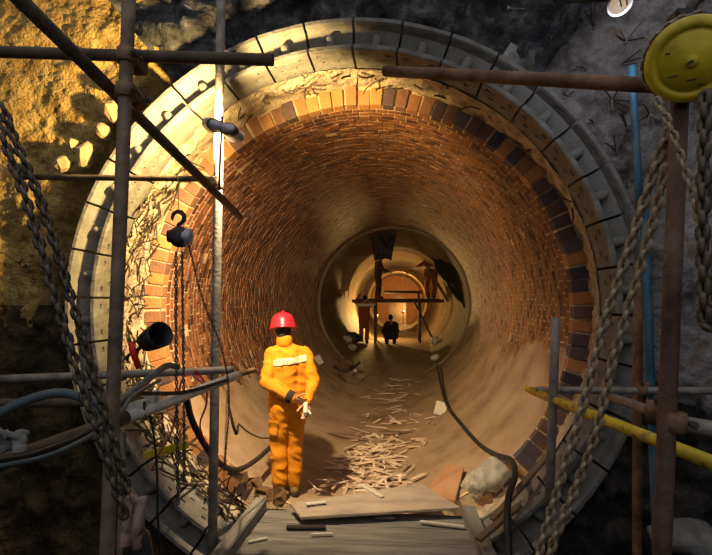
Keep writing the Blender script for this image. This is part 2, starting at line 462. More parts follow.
# ---- brick barrel
barrel = empty('wall_tunnel', (AX(Y0), Y0, AZ), kind='structure')
NB = 104; BA = 2 * math.pi / NB
def brick_box(r0, r1, ang, y0, y1, jit=0.0, bev=0.004):
    v = []
    for r in (r0, r1):
        for y in (y0, y1):
            for t in (-ang / 2, ang / 2):
                v.append(Vector(((r + random.uniform(-jit, jit)) * math.sin(t + random.uniform(-jit, jit) * .4), y + random.uniform(-jit, jit), (r) * math.cos(t))))
    f = [(0, 1, 3, 2), (4, 6, 7, 5), (0, 4, 5, 1), (2, 3, 7, 6), (0, 2, 6, 4), (1, 5, 7, 3)]
    me = pyd('brick', v, f)
    if bev:
        bm = bmesh.new(); bm.from_mesh(me)
        bmesh.ops.bevel(bm, geom=list(bm.edges), offset=bev, segments=1, affect='EDGES')
        bm.normal_update(); bm.to_mesh(me); bm.free()
    return me
face_me = [brick_box(R0, R0 + 0.155 + 0.012 * q, BA * 0.87, 0.0, 0.11, 0.004) for q in (-1, 0, 1, 2)]
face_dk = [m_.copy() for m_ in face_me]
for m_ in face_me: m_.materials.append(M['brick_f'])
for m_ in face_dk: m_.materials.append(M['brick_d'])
row_me = [brick_box(R0, R0 + 0.06, BA * 0.9, 0.0, 0.066, 0.003) for q in range(3)]
for m_ in row_me: m_.materials.append(M['brick_i'])
nface = 0
for k in range(NB):
    a = BA * (k + 0.3)
    if abs(((a + math.pi) % (2 * math.pi)) - math.pi) > R_(148): continue
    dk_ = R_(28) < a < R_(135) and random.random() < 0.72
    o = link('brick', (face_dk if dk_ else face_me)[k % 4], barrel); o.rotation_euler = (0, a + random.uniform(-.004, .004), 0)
    o.location = (0, random.uniform(-.012, .012), 0); nface += 1
for row in range(2):
    for k in range(NB):
        a = BA * (k + 0.3 + 0.5 * (row + 1))
        if abs(((a + math.pi) % (2 * math.pi)) - math.pi) > R_(118): continue
        o = link('brick', row_me[(k + row) % 3], barrel); o.rotation_euler = (0, a, 0)
        o.location = (0, 0.122 + 0.078 * row, 0)
# the rest of the courses: real bricks in one part
v = []; f = []; tint = []
y = Y0 + 0.122 + 0.078 * 2; row = 2
rndb = random.Random(3)
while y < Y1 - 0.07:
    cx = AX(y)
    for k in range(NB):
        a = BA * (k + 0.3 + 0.5 * (row % 2)) + rndb.uniform(-.004, .004)
        aa = ((a + math.pi) % (2 * math.pi)) - math.pi
        if abs(aa) > R_(122): continue
        if rndb.random() < 0.006: continue
        hw = BA * rndb.uniform(0.445, 0.478); r = R0 + rndb.choice((0, 0, 0, -0.004, -0.008)) + rndb.uniform(-.003, .002)
        b = len(v); y2 = y + rndb.uniform(0.060, 0.069)
        for (yy, t, rr) in ((y, aa - hw, r), (y, aa + hw, r), (y2, aa + hw, r), (y2, aa - hw, r), (y, aa - hw, R0 + .05), (y, aa + hw, R0 + .05), (y2, aa + hw, R0 + .05), (y2, aa - hw, R0 + .05)):
            v.append((cx + rr * math.sin(t), yy, AZ + rr * math.cos(t)))
        f += [(b, b + 1, b + 2, b + 3), (b, b + 4, b + 5, b + 1), (b + 1, b + 5, b + 6, b + 2), (b + 2, b + 6, b + 7, b + 3), (b + 3, b + 7, b + 4, b)]
        tv = rndb.random()
        if rndb.random() < 0.06: tv = 0.02  # near-black: dark engineering bricks, and shade of missing-brick holes put in as colour
        tint += [tv] * 5
    y += 0.078; row += 1
me = pyd('brick_courses', [(p[0] - AX(Y0), p[1] - Y0, p[2] - AZ) for p in v], f)
at = me.attributes.new('tint', 'FLOAT', 'FACE'); at.data.foreach_set('value', tint)
tag(link('brick_courses', me, barrel, M['brick_a']), kind='stuff')
def bore(name, ya, yb, ny, rad, mat, na=96, parent=None, nz=0.0, axis=AX):
    v = []; f = []
    for j in range(ny + 1):
        y = ya + (yb - ya) * j / ny
        for i in range(na):
            a = 2 * math.pi * i / na
            r = rad(y) if callable(rad) else rad
            r += nz * fbm((math.cos(a) * 2, y, math.sin(a) * 2), 1.2, 4)
            v.append((axis(y) + r * math.sin(a), y, AZ + r * math.cos(a)))
    for j in range(ny):
        for i in range(na):
            k = (i + 1) % na
            f.append((j * na + i, j * na + k, (j + 1) * na + k, (j + 1) * na + i))
    me = pyd(name, v, f)
    return link(name, me, parent, mat, True)
# mortar behind the end bricks, and the step where the brickwork meets the smooth lining
def ring_face(name, y, ra, rb, mat, cx, n=104):
    v = []; f = []
    for i in range(n):
        a = 2 * math.pi * i / n
        for r in (ra, rb): v.append((cx + r * math.sin(a) - AX(Y0), y - Y0, AZ + r * math.cos(a) - AZ))
    for i in range(n):
        j = (i + 1) % n; f.append((2 * i, 2 * i + 1, 2 * j + 1, 2 * j))
    return link(name, pyd(name, v, f), barrel, mat)
ring_face('mortar_face', Y0 + 0.02, R0 + 0.012, R0 + 0.30, M['mortar'], AX(Y0))
ring_face('lining_step', Y1 - 0.03, R0 - 0.06, R0 + 0.20, M['lining'], AX(Y1))
mo = bore('mortar_bed', Y0 + 0.02, Y1, 60, R0 + 0.006, M['mortar'], 104, nz=0.0015)
mo.parent = barrel; mo.matrix_parent_inverse = Matrix.Translation((-AX(Y0), -Y0, -AZ))
tag(bore('wall_far_lining', Y1 - 0.02, Y2, 60, lambda y: R0 - 0.03 if (y < 18.6) else (R0 - 0.16 if y < 24 else R0 - 0.36), M['lining'], 96, nz=0.02), kind='structure')
# outer shell that keeps daylight out of the bore
# silt plaster on the lower barrel and flat bed along the invert
v = []; f = []; ny = 150; na = 120
for j in range(ny + 1):
    y = Y0 + 0.03 + (Y1 - Y0) * (j / ny)
    for i in range(na + 1):
        th = R_(-115 + 230 * i / na)
        r = silt_r(th, y) + (0.06 if j == 0 else 0)
        x = AX(y) + r * math.sin(th)
        z = AZ - r * math.cos(th)
        if abs(th) < R_(70): z = max(z, silt_floor(x, y))
        v.append((x, y, z))
for j in range(ny):
    for i in range(na):
        a = j * (na + 1) + i
        f.append((a, a + 1, a + na + 2, a + na + 1))
tag(link('floor_tunnel', pyd('floor_tunnel', v, f), None, M['silt'], True), kind='structure')
v = []; f = []; nx = 30; ny = 60
for j in range(ny + 1):
    y = Y1 - 0.1 + (Y2 - Y1) * j / ny
    for i in range(nx + 1):
        x = AX(y) - 1.6 + 3.2 * i / nx
        v.append((x, y, silt_floor(x, y)))
for j in range(ny):
    for i in range(nx):
        a = j * (nx + 1) + i
        f.append((a, a + 1, a + nx + 2, a + nx + 1))
tag(link('floor_far', pyd('floor_far', v, f), None, M['silt'], True), kind='structure')
# end wall with a small arched opening
ew = empty('wall_end', (AX(Y2), Y2 - 0.5, AZ), kind='structure')
def arch_wall():
    b = MB(); n = 24; outer = []; inner = []
    for i in range(n + 1):
        a = math.pi * i / n
        outer.append(Vector((2.0 * math.cos(a), 0, 2.0 * math.sin(a)))); inner.append(Vector((0.55 * math.cos(a), 0, -0.25 + 0.6 * math.sin(a))))
    outer = [Vector((2.0, 0, -2.0))] + outer + [Vector((-2.0, 0, -2.0))]
    inner = [Vector((0.55, 0, -1.6))] + inner + [Vector((-0.55, 0, -1.6))]
    k = len(outer)
    vs = outer + inner + [p + Vector((0, .3, 0)) for p in inner]
    fs = []
    for i in range(k - 1):
        fs.append((i, k + i, k + i + 1, i + 1)); fs.append((k + i, 2 * k + i, 2 * k + i + 1, k + i + 1))
    return b.add(vs, fs)
arch_wall().build('end_face', M['oply'], ew)
bb = MB(); bb.box((0, 1.6, -0.4), (5.0, 0.1, 5.0)); bb.build('back_face', M['lining'], ew)
bb = MB()
for c_, z_ in (((-2.3, 0.75, -0.4), (0.1, 1.8, 5.0)), ((2.3, 0.75, -0.4), (0.1, 1.8, 5.0)), ((0, 0.75, 2.1), (4.7, 1.8, 0.1)), ((0, 0.75, -1.55), (4.7, 1.8, 0.1))): bb.box(c_, z_)
bb.build('sky_seal_box', M['lining'], ew)  # unseen box added to keep sky light out of the opening

# ================================================================== LAMPS
def spot(name, loc, target, energy, size, blend, col, parent=None, rad=0.04):
    d = bpy.data.lights.new(name, 'SPOT'); d.energy = energy; d.color = col; d.spot_size = R_(size); d.spot_blend = blend; d.shadow_soft_size = rad
    o = bpy.data.objects.new(name, d); COL.objects.link(o)
    dirv = Vector(target) - Vector(loc)
    o.rotation_euler = dirv.to_track_quat('-Z', 'Y').to_euler()
    o.location = loc
    if parent is not None:
        o.parent = parent; o.matrix_parent_inverse = Matrix.Translation(-parent.location)
    return o
def point(name, loc, energy, col, rad=0.05, parent=None):
    d = bpy.data.lights.new(name, 'POINT'); d.energy = energy; d.color = col; d.shadow_soft_size = rad
    o = bpy.data.objects.new(name, d); COL.objects.link(o); o.location = loc
    if parent is not None:
        o.parent = parent; o.matrix_parent_inverse = Matrix.Translation(-parent.location)
    return o
# twin work lamp clamped to the upright in front of the ring
LC = P(223, 129, 3.12)
lamp = empty('work_lamp', LC, 'twin grey work lamp clamped to the upright, lighting the tunnel mouth', 'lamp')
for s, aim in ((-1, Vector((-0.55, 0.8, 0.12))), (1, Vector((0.30, 1.0, -0.22)))):
    m = Matrix.Translation((s * 0.062, 0.0, -s * 0.026)) @ Matrix.Rotation(R_(20), 4, 'Y') @ Matrix.Diagonal((1.25, 1, 0.85, 1)) @ frame_to(aim).to_4x4()
    b = MB(); b.lathe([(0.0, -0.075), (0.028, -0.072), (0.044, -0.055), (0.050, -0.02), (0.056, 0.03), (0.060, 0.045), (0.054, 0.045), (0.050, 0.02)], 20, m)
    h = b.build('housing', M['grey'], lamp, True)
    b = MB(); b.lathe([(0.0, 0.018), (0.049, 0.018)], 20, m); b.build('lens', M['lens'], h)
    b = MB(); b.lathe([(0.045, -0.052), (0.052, -0.050), (0.055, -0.020), (0.050, -0.020)], 20, m); b.build('cooling_band', M['iron'], h, True)
b = MB(); b.tube([(0.004, -0.03, 0.075), (0.002, -0.035, -0.02), (-0.012, -0.02, -0.30), (-0.02, 0.0, -0.42)], 0.009, 8); b.build('bracket', M['iron'], lamp, True)
b = MB(); b.box((0, -0.02, 0), (0.15, 0.012, 0.02), Matrix.Rotation(R_(20), 3, 'Y')); b.build('crossbar', M['iron'], lamp)
spot('lamp_light', LC + Vector((0.075, 0.09, -0.03)), P(305, 400, 5.8), LAMP_TUNNEL, 116, 0.8, WARM, lamp)
spot('lamp_light', LC + Vector((-0.09, 0.07, 0.02)), LC + Vector((-0.62, 1.0, 0.32)), LAMP_WALL, 172, 0.35, (1.0, 0.66, 0.23), lamp)

# ================================================================== SCAFFOLD TUBES
TUBES = [
    # (p0 px, py, depth), (p1), radius, material, label
    ((130, -25, 1.66), (106, 575, 1.62), 0.0242, 'steel_a', 'thick rusty upright scaffold tube at left, standing before the concrete ring'),
    ((-30, 51, 1.72), (273, 60, 1.74), 0.0225, 'dsteel', 'dark horizontal scaffold tube across the upper left corner'),
    ((-8, -28, 1.22), (240, 217, 3.2), 0.0242, 'dsteel', 'dark diagonal brace tube running down from the upper left corner'),
    ((221.5, -25, 3.30), (212, 565, 3.30), 0.032, 'steel', 'pale upright tube behind the twin work lamp'),
    ((24, 177, 3.25), (216, 179, 3.22), 0.021, 'dsteel', 'thin horizontal tube behind the thick left upright, below the diagonal brace'),
    ((-25, 380, 2.80), (234, 370, 3.18), 0.0255, 'steel', 'grey horizontal tube running below the black lamp hood'),
    ((-25, 404, 2.30), (146, 401, 2.40), 0.0242, 'dsteel', 'dim horizontal tube just under the long grey one at left'),
    ((-25, 472, 1.42), (126, 417, 2.02), 0.0270, 'dsteel', 'dark sloping tube rising from the lower left edge'),
    ((112, 424, 2.02), (238, 375, 3.10), 0.0270, 'wtube', 'whitewashed sloping tube pointing at the worker'),
    ((232, 377, 3.08), (254, 370, 3.3), 0.018, 'rust', 'thin rusty bar end poking out of the whitewashed tube'),
    ((123, 432, 2.20), (119, 575, 2.20), 0.014, 'steel', 'thin greenish upright behind the thick left upright'),
    ((385, 71, 1.98), (700, 88, 1.40), 0.0225, 'rust', 'rusty horizontal tube reaching from the yellow hoist over the ring'),
    ((682, 40, 1.38), (661, 575, 1.36), 0.0225, 'rustred', 'red-brown upright tube below the yellow hoist'),
    ((556, 318, 2.72), (549, 506, 2.72), 0.024, 'steel', 'short grey stake standing before the lower right bricks'),
    ((632, 66, 3.00), (640, 215, 3.00), 0.022, 'blue', 'upper length of blue painted pipe on the grey shotcrete'),
    ((644, 205, 3.02), (658, 575, 2.98), 0.024, 'blue', 'long blue painted pipe standing behind the red-brown upright'),
    ((638, 262, 3.15), (637, 575, 3.15), 0.027, 'rust', 'brown upright pipe between the chains and the blue pipe'),
    ((536, 390, 2.95), (735, 391, 2.80), 0.021, 'steel', 'grey horizontal tube crossing the chains at right'),
    ((612, 397, 2.875), (690, 425, 1.85), 0.0235, 'steel', 'short grey tube slanting into the coupler at right'),
    ((660, 420, 1.50), (740, 434, 1.42), 0.0235, 'steel', 'stub of grey tube leaving the right edge from the coupler'),
]
M['steel_a'] = pm('brown_grey_tube', [(0.10, 0.065, 0.045), (0.22, 0.16, 0.115), (0.33, 0.26, 0.20)], 9, 0.65, 0.3, 40, metal=0.1)
tubes = []
for (a, b_, r, mt, lab) in TUBES:
    p0, p1 = P(*a), P(*b_)
    if a[1] < 0 and b_[1] > 555: p0 = p1 + (p0 - p1) * ((4.6 - p1.z) / (p0.z - p1.z))   # uprights go on to the props above
    if b_[1] > 555: p1 = p0 + (p1 - p0) * ((p0.z + 0.36) / (p0.z - p1.z))               # and stand on the shaft floor
    mid = (p0 + p1) / 2
    b = MB(); b.tube([p0 - mid, (p0 - mid) * .5, Vector((0, 0, 0)), (p1 - mid) * .5, p1 - mid], r, 16, hollow=True)
    o = b.build('scaffold_tube', M[mt], None); o.location = mid
    me = o.data
    for pl in me.polygons: pl.use_smooth = len(pl.vertices) == 4
    tag(o, lab, 'scaffold tube', 'scaffold tubes')
    tubes.append((o, p0, p1, r))
# yellow pole
p0, p1 = P(527, 389, 3.15), P(730, 470, 1.50); mid = (p0 + p1) / 2
yp = empty('painted_pole', mid, 'chipped yellow painted pole slanting down to the right edge', 'pole')
b = MB(); b.tube([p0 + (p1 - p0) * .05 - mid, Vector((0, 0, 0)), p1 - mid], 0.0235, 16, hollow=True); o = b.build('pole', M['yellow'], yp)
for pl in o.data.polygons: pl.use_smooth = True
b = MB(); b.tube([p0 - mid, p0 + (p1 - p0) * .055 - mid], 0.019, 12); b.build('tip', M['yellow'], yp, True)

def coupler(loc, d1, d2, off, lab, mt='rust'):
    t = empty('scaffold_coupler', loc, lab, 'coupler', 'scaffold couplers')
    d1, d2 = Vector(d1).normalized(), Vector(d2).normalized(); off = Vector(off)
    for d, c in ((d1, Vector((0, 0, 0))), (d2, off)):
        b = MB(); m = frame_to(d).to_4x4(); m.translation = c
        b.lathe([(0.0262, -0.026), (0.034, -0.026), (0.036, 0), (0.034, 0.026), (0.0262, 0.026)], 18, m)
        cl = b.build('clamp', M[mt], t, True)
        s = d.cross(off).normalized() if d.cross(off).length > 1e-4 else d.orthogonal()
        b = MB(); b.tube([c + s * 0.040 - d.cross(s) * 0.035, c + s * 0.040 + d.cross(s) * 0.04], 0.006, 6); b.tube([c + s * 0.040 + d.cross(s) * 0.022, c + s * 0.040 + d.cross(s) * 0.034], 0.011, 6)
        b.build('bolt', M['dsteel'], cl)
    b = MB(); b.box(off / 2, (0.03, max(0.02, off.length * .6), 0.03)); b.build('plate', M[mt], t)
    return t
def near(i, z=None, frac=None):
    o, a, b, r = tubes[i]
    if frac is not None: return a + (b - a) * frac
    t = (z - a.z) / (b.z - a.z); return a + (b - a) * t
def dirn(i): return (tubes[i][2] - tubes[i][1])
zB = tubes[1][1].z
pA = near(0, z=P(128, 57, 1.66).z)
coupler(pA, dirn(0), dirn(1), (0, 0.075, 0), 'coupler joining the thick left upright to the dark top tube')
pA2 = near(0, z=P(127, 92, 1.66).z)
coupler(pA2, dirn(0), dirn(2), (-0.015, 0.10, 0.01), 'coupler under the top tube where the diagonal brace meets the left upright')
pD = near(3, z=P(214, 186, 3.30).z)
coupler(pD, dirn(3), dirn(2), (0.0, -0.10, 0.0), 'coupler at the lower end of the diagonal brace')
pK = P(672, 421, 1.37)
coupler(pK, dirn(12), dirn(19), (0.005, 0.09, 0.0), 'coupler on the red-brown upright below the grey tubes')
coupler(P(641, 390, 2.88), dirn(17), dirn(15), (0.06, 0.09, 0), 'small coupler clamping the grey tube beside the blue pipe')
coupler(P(137, 408, 2.2), dirn(8), dirn(6), (0.02, 0.10, 0.03), 'whitened coupler on the near end of the whitewashed tube', 'wtube')

# ================================================================== CHAINS
def link_mesh(L, W, r, n=6, mat=None):
    pts = []
    hl = (L - W) / 2; rr = W / 2 - r
    for k in range(7):
        a = math.pi * k / 6; pts.append(Vector((rr * math.cos(a), 0, hl + rr * math.sin(a))))
    for k in range(7):
        a = math.pi + math.pi * k / 6; pts.append(Vector((rr * math.cos(a), 0, -hl + rr * math.sin(a))))
    v = []; f = []; N = len(pts)
    for i, p in enumerate(pts):
        t = (pts[(i + 1) % N] - pts[i - 1]).normalized(); y = Vector((0, 1, 0)); x = t.cross(y)
        for j in range(n):
            a = 2 * math.pi * j / n; v.append(p + (x * math.cos(a) + y * math.sin(a)) * r)
    for i in range(N):
        for j in range(n):
            k = (i + 1) % N
            f.append((i * n + j, i * n + (j + 1) % n, k * n + (j + 1) % n, k * n + j))
    me = pyd('chain_link', v, f); me.materials.append(mat)
    me.polygons.foreach_set('use_smooth', [True] * len(me.polygons))
    return me
def chain(pts, L, W, r, mat, label=None, group=None, parent=None, twist=0.6, name='chain', jit=0.15):
    path = spline(pts, 14)
    me = link_mesh(L, W, r, 6, mat)
    pitch = L - 2 * r - 0.0005
    if parent is None:
        root = empty(name, path[0], label, 'chain', group)
    else:
        root = empty(name, path[0] - parent.location); root.parent = parent
    acc = 0; nxt = pitch / 2; i = 0
    for a, b in zip(path, path[1:]):
        seg = (b - a).length
        while acc + seg >= nxt:
            p = a + (b - a) * ((nxt - acc) / seg)
            d = (b - a).normalized()
            m = frame_to(d, Vector((0.3, 1, 0.2)))
            m = m @ Matrix.Rotation(twist + (math.pi / 2 if i % 2 else 0) + random.uniform(-jit, jit), 3, 'Z')
            o = link('chain_link', me, root)
            M4 = m.to_4x4(); M4.translation = p - path[0]
            o.matrix_local = M4
            nxt += pitch; i += 1
        acc += seg
    return root
chain([P(-10, 100, 1.22), P(0, 130, 1.22), P(26, 200, 1.23), P(56, 300, 1.24), P(86, 400, 1.25), P(107, 460, 1.26), P(126, 520, 1.27)], 0.042, 0.030, 0.0070, M['chaind'], 'dark heavy chain at left, front strand of the doubled pair', 'doubled dark chain at left', jit=0.5)
chain([P(2, 105, 1.27), P(15, 140, 1.27), P(42, 205, 1.27), P(73, 305, 1.28), P(102, 405, 1.29), P(122, 470, 1.30), P(138, 535, 1.30)], 0.042, 0.030, 0.0070, M['chaind'], 'dark heavy chain at left, rear strand of the doubled pair', 'doubled dark chain at left', jit=0.5)
chain([P(669, 128, 1.40), P(655, 168, 1.44), P(640, 215, 1.48), P(622, 270, 1.53), P(602, 330, 1.58), P(588, 385, 1.60), P(574, 435, 1.62), P(556, 495, 1.66), P(534, 570, 1.7)], 0.048, 0.034, 0.0075, M['chainl'], 'worn rusty chain slanting from the hoist, left of the pair', 'pair of slanting chains at right')
chain([P(676, 130, 1.44), P(668, 160, 1.46), P(656, 210, 1.50), P(641, 265, 1.54), P(625, 320, 1.58), P(609, 375, 1.62), P(597, 430, 1.64), P(578, 482, 1.68), P(560, 525, 1.7), P(543, 572, 1.72)], 0.048, 0.034, 0.0075, M['chainl'], 'worn rusty chain slanting from the hoist, right of the pair', 'pair of slanting chains at right')
chain([P(656, 98, 1.30), P(672, 130, 1.28), P(690, 185, 1.26), P(704, 245, 1.25), P(706, 300, 1.25)], 0.036, 0.022, 0.0045, M['chainl'], 'thin chain hanging in a long curve from the yellow hoist')
chain([P(705, 92, 1.20), P(704, 150, 1.20), P(703, 210, 1.20), P(703, 270, 1.20), P(705, 318, 1.20), P(710, 326, 1.21), P(716, 318, 1.22), P(719, 240, 1.22)], 0.050, 0.034, 0.0085, M['chaind'], 'dark heavy chain looping down at the right edge')

# ================================================================== CHAIN HOISTS
HB = P(180, 237, 2.60)
hs = empty('chain_hoist', HB, 'small black chain hoist hanging on its hook before the bricks', 'chain hoist')
b = MB(); m = frame_to(Vector((0.25, -1, 0.1))).to_4x4()
b.lathe([(0.0, -0.055), (0.040, -0.055), (0.052, -0.045), (0.055, -0.01), (0.060, -0.008), (0.060, 0.012), (0.055, 0.014), (0.050, 0.045), (0.036, 0.055), (0.0, 0.057)], 22, m); b.build('body', M['iron'], hs, True)
b = MB(); m = frame_to(Vector((1, 0.2, 0))).to_4x4(); m.translation = Vector((0.045, 0, 0.0)); b.lathe([(0.0, -0.03), (0.045, -0.03), (0.050, -0.02), (0.050, 0.01), (0.040, 0.025), (0.0, 0.028)], 20, m); b.build('gear_cover', M['grey'], hs, True)
b = MB(); m.translation = Vector((-0.050, 0, 0.005)); b.lathe([(0.0, -0.022), (0.034, -0.02), (0.038, 0.0), (0.034, 0.02), (0.0, 0.02)], 16, m); b.build('end_cover', M['iron'], hs, True)
hk = [Vector((-0.012, 0, 0.045)), Vector((-0.010, 0, 0.070))] + [Vector((-0.012 + 0.036 * math.cos(a), 0, 0.110 + 0.036 * math.sin(a))) for a in [R_(x) for x in (-60, -20, 20, 60, 100, 140, 180, 205)]]
b = MB(); b.tube(hk, [0.013, 0.012, 0.012, 0.013, 0.013, 0.013, 0.012, 0.011, 0.009, 0.005], 10); b.build('hook', M['iron'], hs, True)
chain([P(176, 252, 2.60), P(176, 330, 2.60), P(177, 420, 2.60), P(178, 505, 2.60)], 0.030, 0.021, 0.0045, M['chaind'], parent=hs, name='load_chain')
chain([P(182, 252, 2.62), P(183, 330, 2.62), P(184, 420, 2.62), P(184, 480, 2.62)], 0.026, 0.018, 0.004, M['chaind'], parent=hs, name='load_chain')
b = MB(); b.tube([HB * 0 + Vector((-0.012, 0, 0.146)), P(178, 176, 2.70) - HB], 0.003, 6); b.build('hanging_wire', M['steel'], hs)
chain([P(189, 246, 2.62), P(203, 300, 2.75), P(222, 350, 2.9), P(229, 400, 2.92), P(224, 470, 2.92)], 0.022, 0.015, 0.003, M['chaind'], 'thin dark hand chain trailing from the small black hoist down past the upright')
# yellow hoist at the upper right
YC = P(691, 60, 1.27)
yh = empty('chain_hoist', YC, 'large round yellow chain hoist hanging in the upper right corner', 'chain hoist')
ax = (Vector((0, 0, CAMZ)) - YC).normalized() * 0.9 + Vector((0.06, 0, -0.1)); m = frame_to(ax).to_4x4()
b = MB(); b.lathe([(0.0, -0.07), (0.095, -0.07), (0.104, -0.05), (0.104, 0.0), (0.101, 0.012), (0.092, 0.022), (0.080, 0.024), (0.076, 0.018), (0.072, 0.018), (0.068, 0.026), (0.0, 0.031)], 48, m); b.build('cover', M['hyellow'], yh, True)
b = MB(); b.lathe([(0.098, -0.045), (0.106, -0.045), (0.106, -0.012), (0.098, -0.012)], 48, m); b.build('hand_wheel', M['iron'], yh, True)
b = MB(); b.lathe([(0.0, 0.030), (0.016, 0.030), (0.014, 0.036), (0.0, 0.037)], 20, m); bo = b.build('boss', M['hyellow'], yh, True)
b = MB(); b.box((0, 0, 0), (0.014, 0.004, 0.006)); o = b.build('slot', M['iron'], bo); o.matrix_local = m @ Matrix.Translation((-0.004, 0, 0.037)) @ Matrix.Rotation(R_(25), 4, 'Z')
for (x, y, w) in ((-0.040, -0.028, 0.022), (0.002, -0.026, 0.03), (0.0, -0.045, 0.022), (-0.05, 0.03, 0.012), (0.02, -0.06, 0.015)):
    b = MB(); b.box((0, 0, 0), (w, 0.003, 0.002)); o = b.build('scratch', M['iron'], yh); o.matrix_local = m @ Matrix.Translation((x, y, 0.0285 - 0.06 * 0 - abs(y) * 0.03)) @ Matrix.Rotation(R_(random.uniform(-8, 8)), 4, 'Z')
b = MB(); b.box((0.0, 0.03, 0.115), (0.06, 0.05, 0.06)); b.build('suspension_block', M['iron'], yh, bevel=0.008)
b = MB(); b.tube([(0.01, 0.03, 0.13), (0.03, 0.03, 0.17), (0.07, 0.03, 0.20), (0.10, 0.03, 0.24)], 0.014, 10); b.build('hook', M['chaind'], yh, True)
chain([YC + m.to_3x3() @ Vector((-0.106 * math.cos(R_(x)), 0.106 * math.sin(R_(x)), -0.028)) for x in (-50, -20, 10, 40, 70, 100)], 0.024, 0.016, 0.0035, M['chainl'], parent=yh, name='hand_chain')

# ================================================================== OVERHEAD BEAM AND BULB
b = MB(); b.box((0, 0, 0), (3.4, 0.32, 0.30)); o = b.build('trim_1', M['rock'], None, bevel=0.02); o.location = P(700, -22, 2.9) + Vector((0.9, 0, 0.12)); tag(o, kind='structure')
BC = P(620, 4, 2.75)
bl = empty('hanging_lamp', BC, 'small round lamp with a warm disc under the dark beam at top right', 'lamp')
m = frame_to(Vector((0.05, -0.55, -0.8))).to_4x4()
b = MB(); b.lathe([(0.0, -0.05), (0.03, -0.045), (0.066, -0.01), (0.070, 0.004), (0.064, 0.004), (0.06, -0.004)], 24, m); b.build('shade', M['grey'], bl, True)
b = MB(); b.lathe([(0.0, 0.004), (0.058, -0.002)], 24, m); b.build('diffuser', M['bulb'], bl, True)
b = MB(); b.tube([(0.01, 0.05, 0.02), (0.0, 0.06, 0.12)], 0.006, 6); b.build('cord', M['black'], bl)
spot('lamp_light', BC + Vector((0.0, -0.07, -0.12)), P(600, 110, 3.8), 8, 150, 0.8, (0.92, 0.93, 1.0), bl)
b = MB(); b.tube([(-0.03, -0.04, 0.06), (-0.015, -0.05, -0.045)], 0.004, 6); b.tube([(0.01, -0.05, 0.06), (0.012, -0.055, -0.04)], 0.004, 6); b.build('guard_wire', M['black'], bl)

# ================================================================== ANCHOR SPIKES on the shotcrete
for k, (px, py, n_, s) in enumerate([(508, 8, 4, 1.0), (555, 33, 4, 1.0), (594, 28, 5, 1.1), (626, 41, 5, 1.1), (622, 64, 4, 1.0), (612, 100, 5, 1.1), (650, 115, 4, 0.9), (627, 128, 4, 1.0), (583, 67, 2, .6), (594, 122, 3, .6), (568, 96, 2, .5), (616, 152, 3, .8), (660, 150, 3, .8), (628, 181, 3, .7), (668, 60, 3, .9)]):
    c = P(px, py, 3.83)
    t = empty('anchor', c, None, 'anchor', 'wire anchors on the shotcrete')
    t['label'] = ['four-armed wire anchor above the ring near the top edge', 'forked wire anchor left of the long wall crack', 'broad star-shaped wire anchor below the top lamp', 'bright star-shaped wire anchor right of the top lamp', 'wire anchor just above the right end of the rusty tube', 'wire anchor directly under the rusty tube', 'wire anchor right of the blue pipe top', 'dark wire anchor left of the blue pipe', 'tiny wire stub between rusty tube and forked anchor', 'short wire stub beside the outer ring edge', 'tiny wire stub touching the ring top right', 'wire anchor on rust stain left of the blue pipe', 'wire anchor behind the slanting chains', 'lowest wire anchor next to the ring', 'wire anchor beside the yellow hoist'][k]
    b = MB(); b.ell((0, 0, 0), (0.016 * s, 0.012, 0.016 * s), None, 8, 5); b.build('mortar_dab', M['rough'] if k % 3 == 0 else M['rust'], t)
    for q in range(n_):
        a = random.uniform(0, 6.28); d = Vector((math.cos(a), -0.8, math.sin(a)))
        st = rebar_stub(Vector((0, 0, 0)), d, random.uniform(0.10, 0.19) * s, 0.0055, random.choice((0, 0.05, 0.1))); st.build('wire', M['rebar'] if random.random() < .75 else M['steel'], t)
# old steel hooks on the left earth face
for k, (px, py, lab) in enumerate([(20, 182, 'bent rusty spike in the earth face beside the dark chain'), (18, 262, 'thin forked spike in the earth face below the chain'), (6, 148, 'rusty spike at the left edge of the earth face')]):
    c = P(px, py, 3.66); t = empty('wall_spike', c, lab, 'spike', 'spikes in the earth face')
    for q in range(4):
        d = Vector((random.uniform(-1, 1), -0.6, random.uniform(-.5, .5))); rebar_stub(Vector((0, 0, 0)), d, random.uniform(0.12, 0.3), 0.008, 0.25).build('prong', M['rebar'], t)

# ================================================================== CABLES AND HOSES
def cable(pts, r, mat, label, name='cable', cat='cable', n=8, seg=8):
    path = spline(pts, seg); o0 = path[0]
    b = MB(); b.tube([p - o0 for p in path], r, n)
    o = b.build(name, M[mat], None, True); o.location = o0
    return tag(o, label, cat)
cable([P(-20, 425, 1.75), P(20, 403, 1.8), P(60, 393, 1.9), P(95, 402, 1.95), P(112, 411, 2.0), P(128, 395, 2.1), P(150, 378, 2.45), P(166, 366, 2.7), P(178, 367, 2.85)], 0.019, 'hose', 'thick blue-grey hose looping over the tubes at lower left', 'hose', 'hose')
cable([P(-20, 465, 1.36), P(40, 452, 1.52), P(95, 428, 1.75), P(125, 400, 1.95), P(140, 394, 2.1), P(185, 392, 2.5), P(228, 380, 2.85)], 0.010, 'black', 'black cable lying along the sloping tubes at lower left')
cable([P(-20, 470, 1.33), P(50, 455, 1.5), P(100, 430, 1.72), P(122, 410, 1.88), P(133, 396, 2.0), P(160, 380, 2.3)], 0.008, 'hose', 'thin grey cable twisted beside the black one at lower left')
cable([P(205, 385, 2.86), P(190, 374, 2.84), P(182, 380, 2.82), P(178, 400, 2.82), P(172, 430, 2.85), P(160, 452, 2.9), P(152, 470, 3.0)], 0.007, 'pink', 'pink wire drooping from the whitewashed tube')
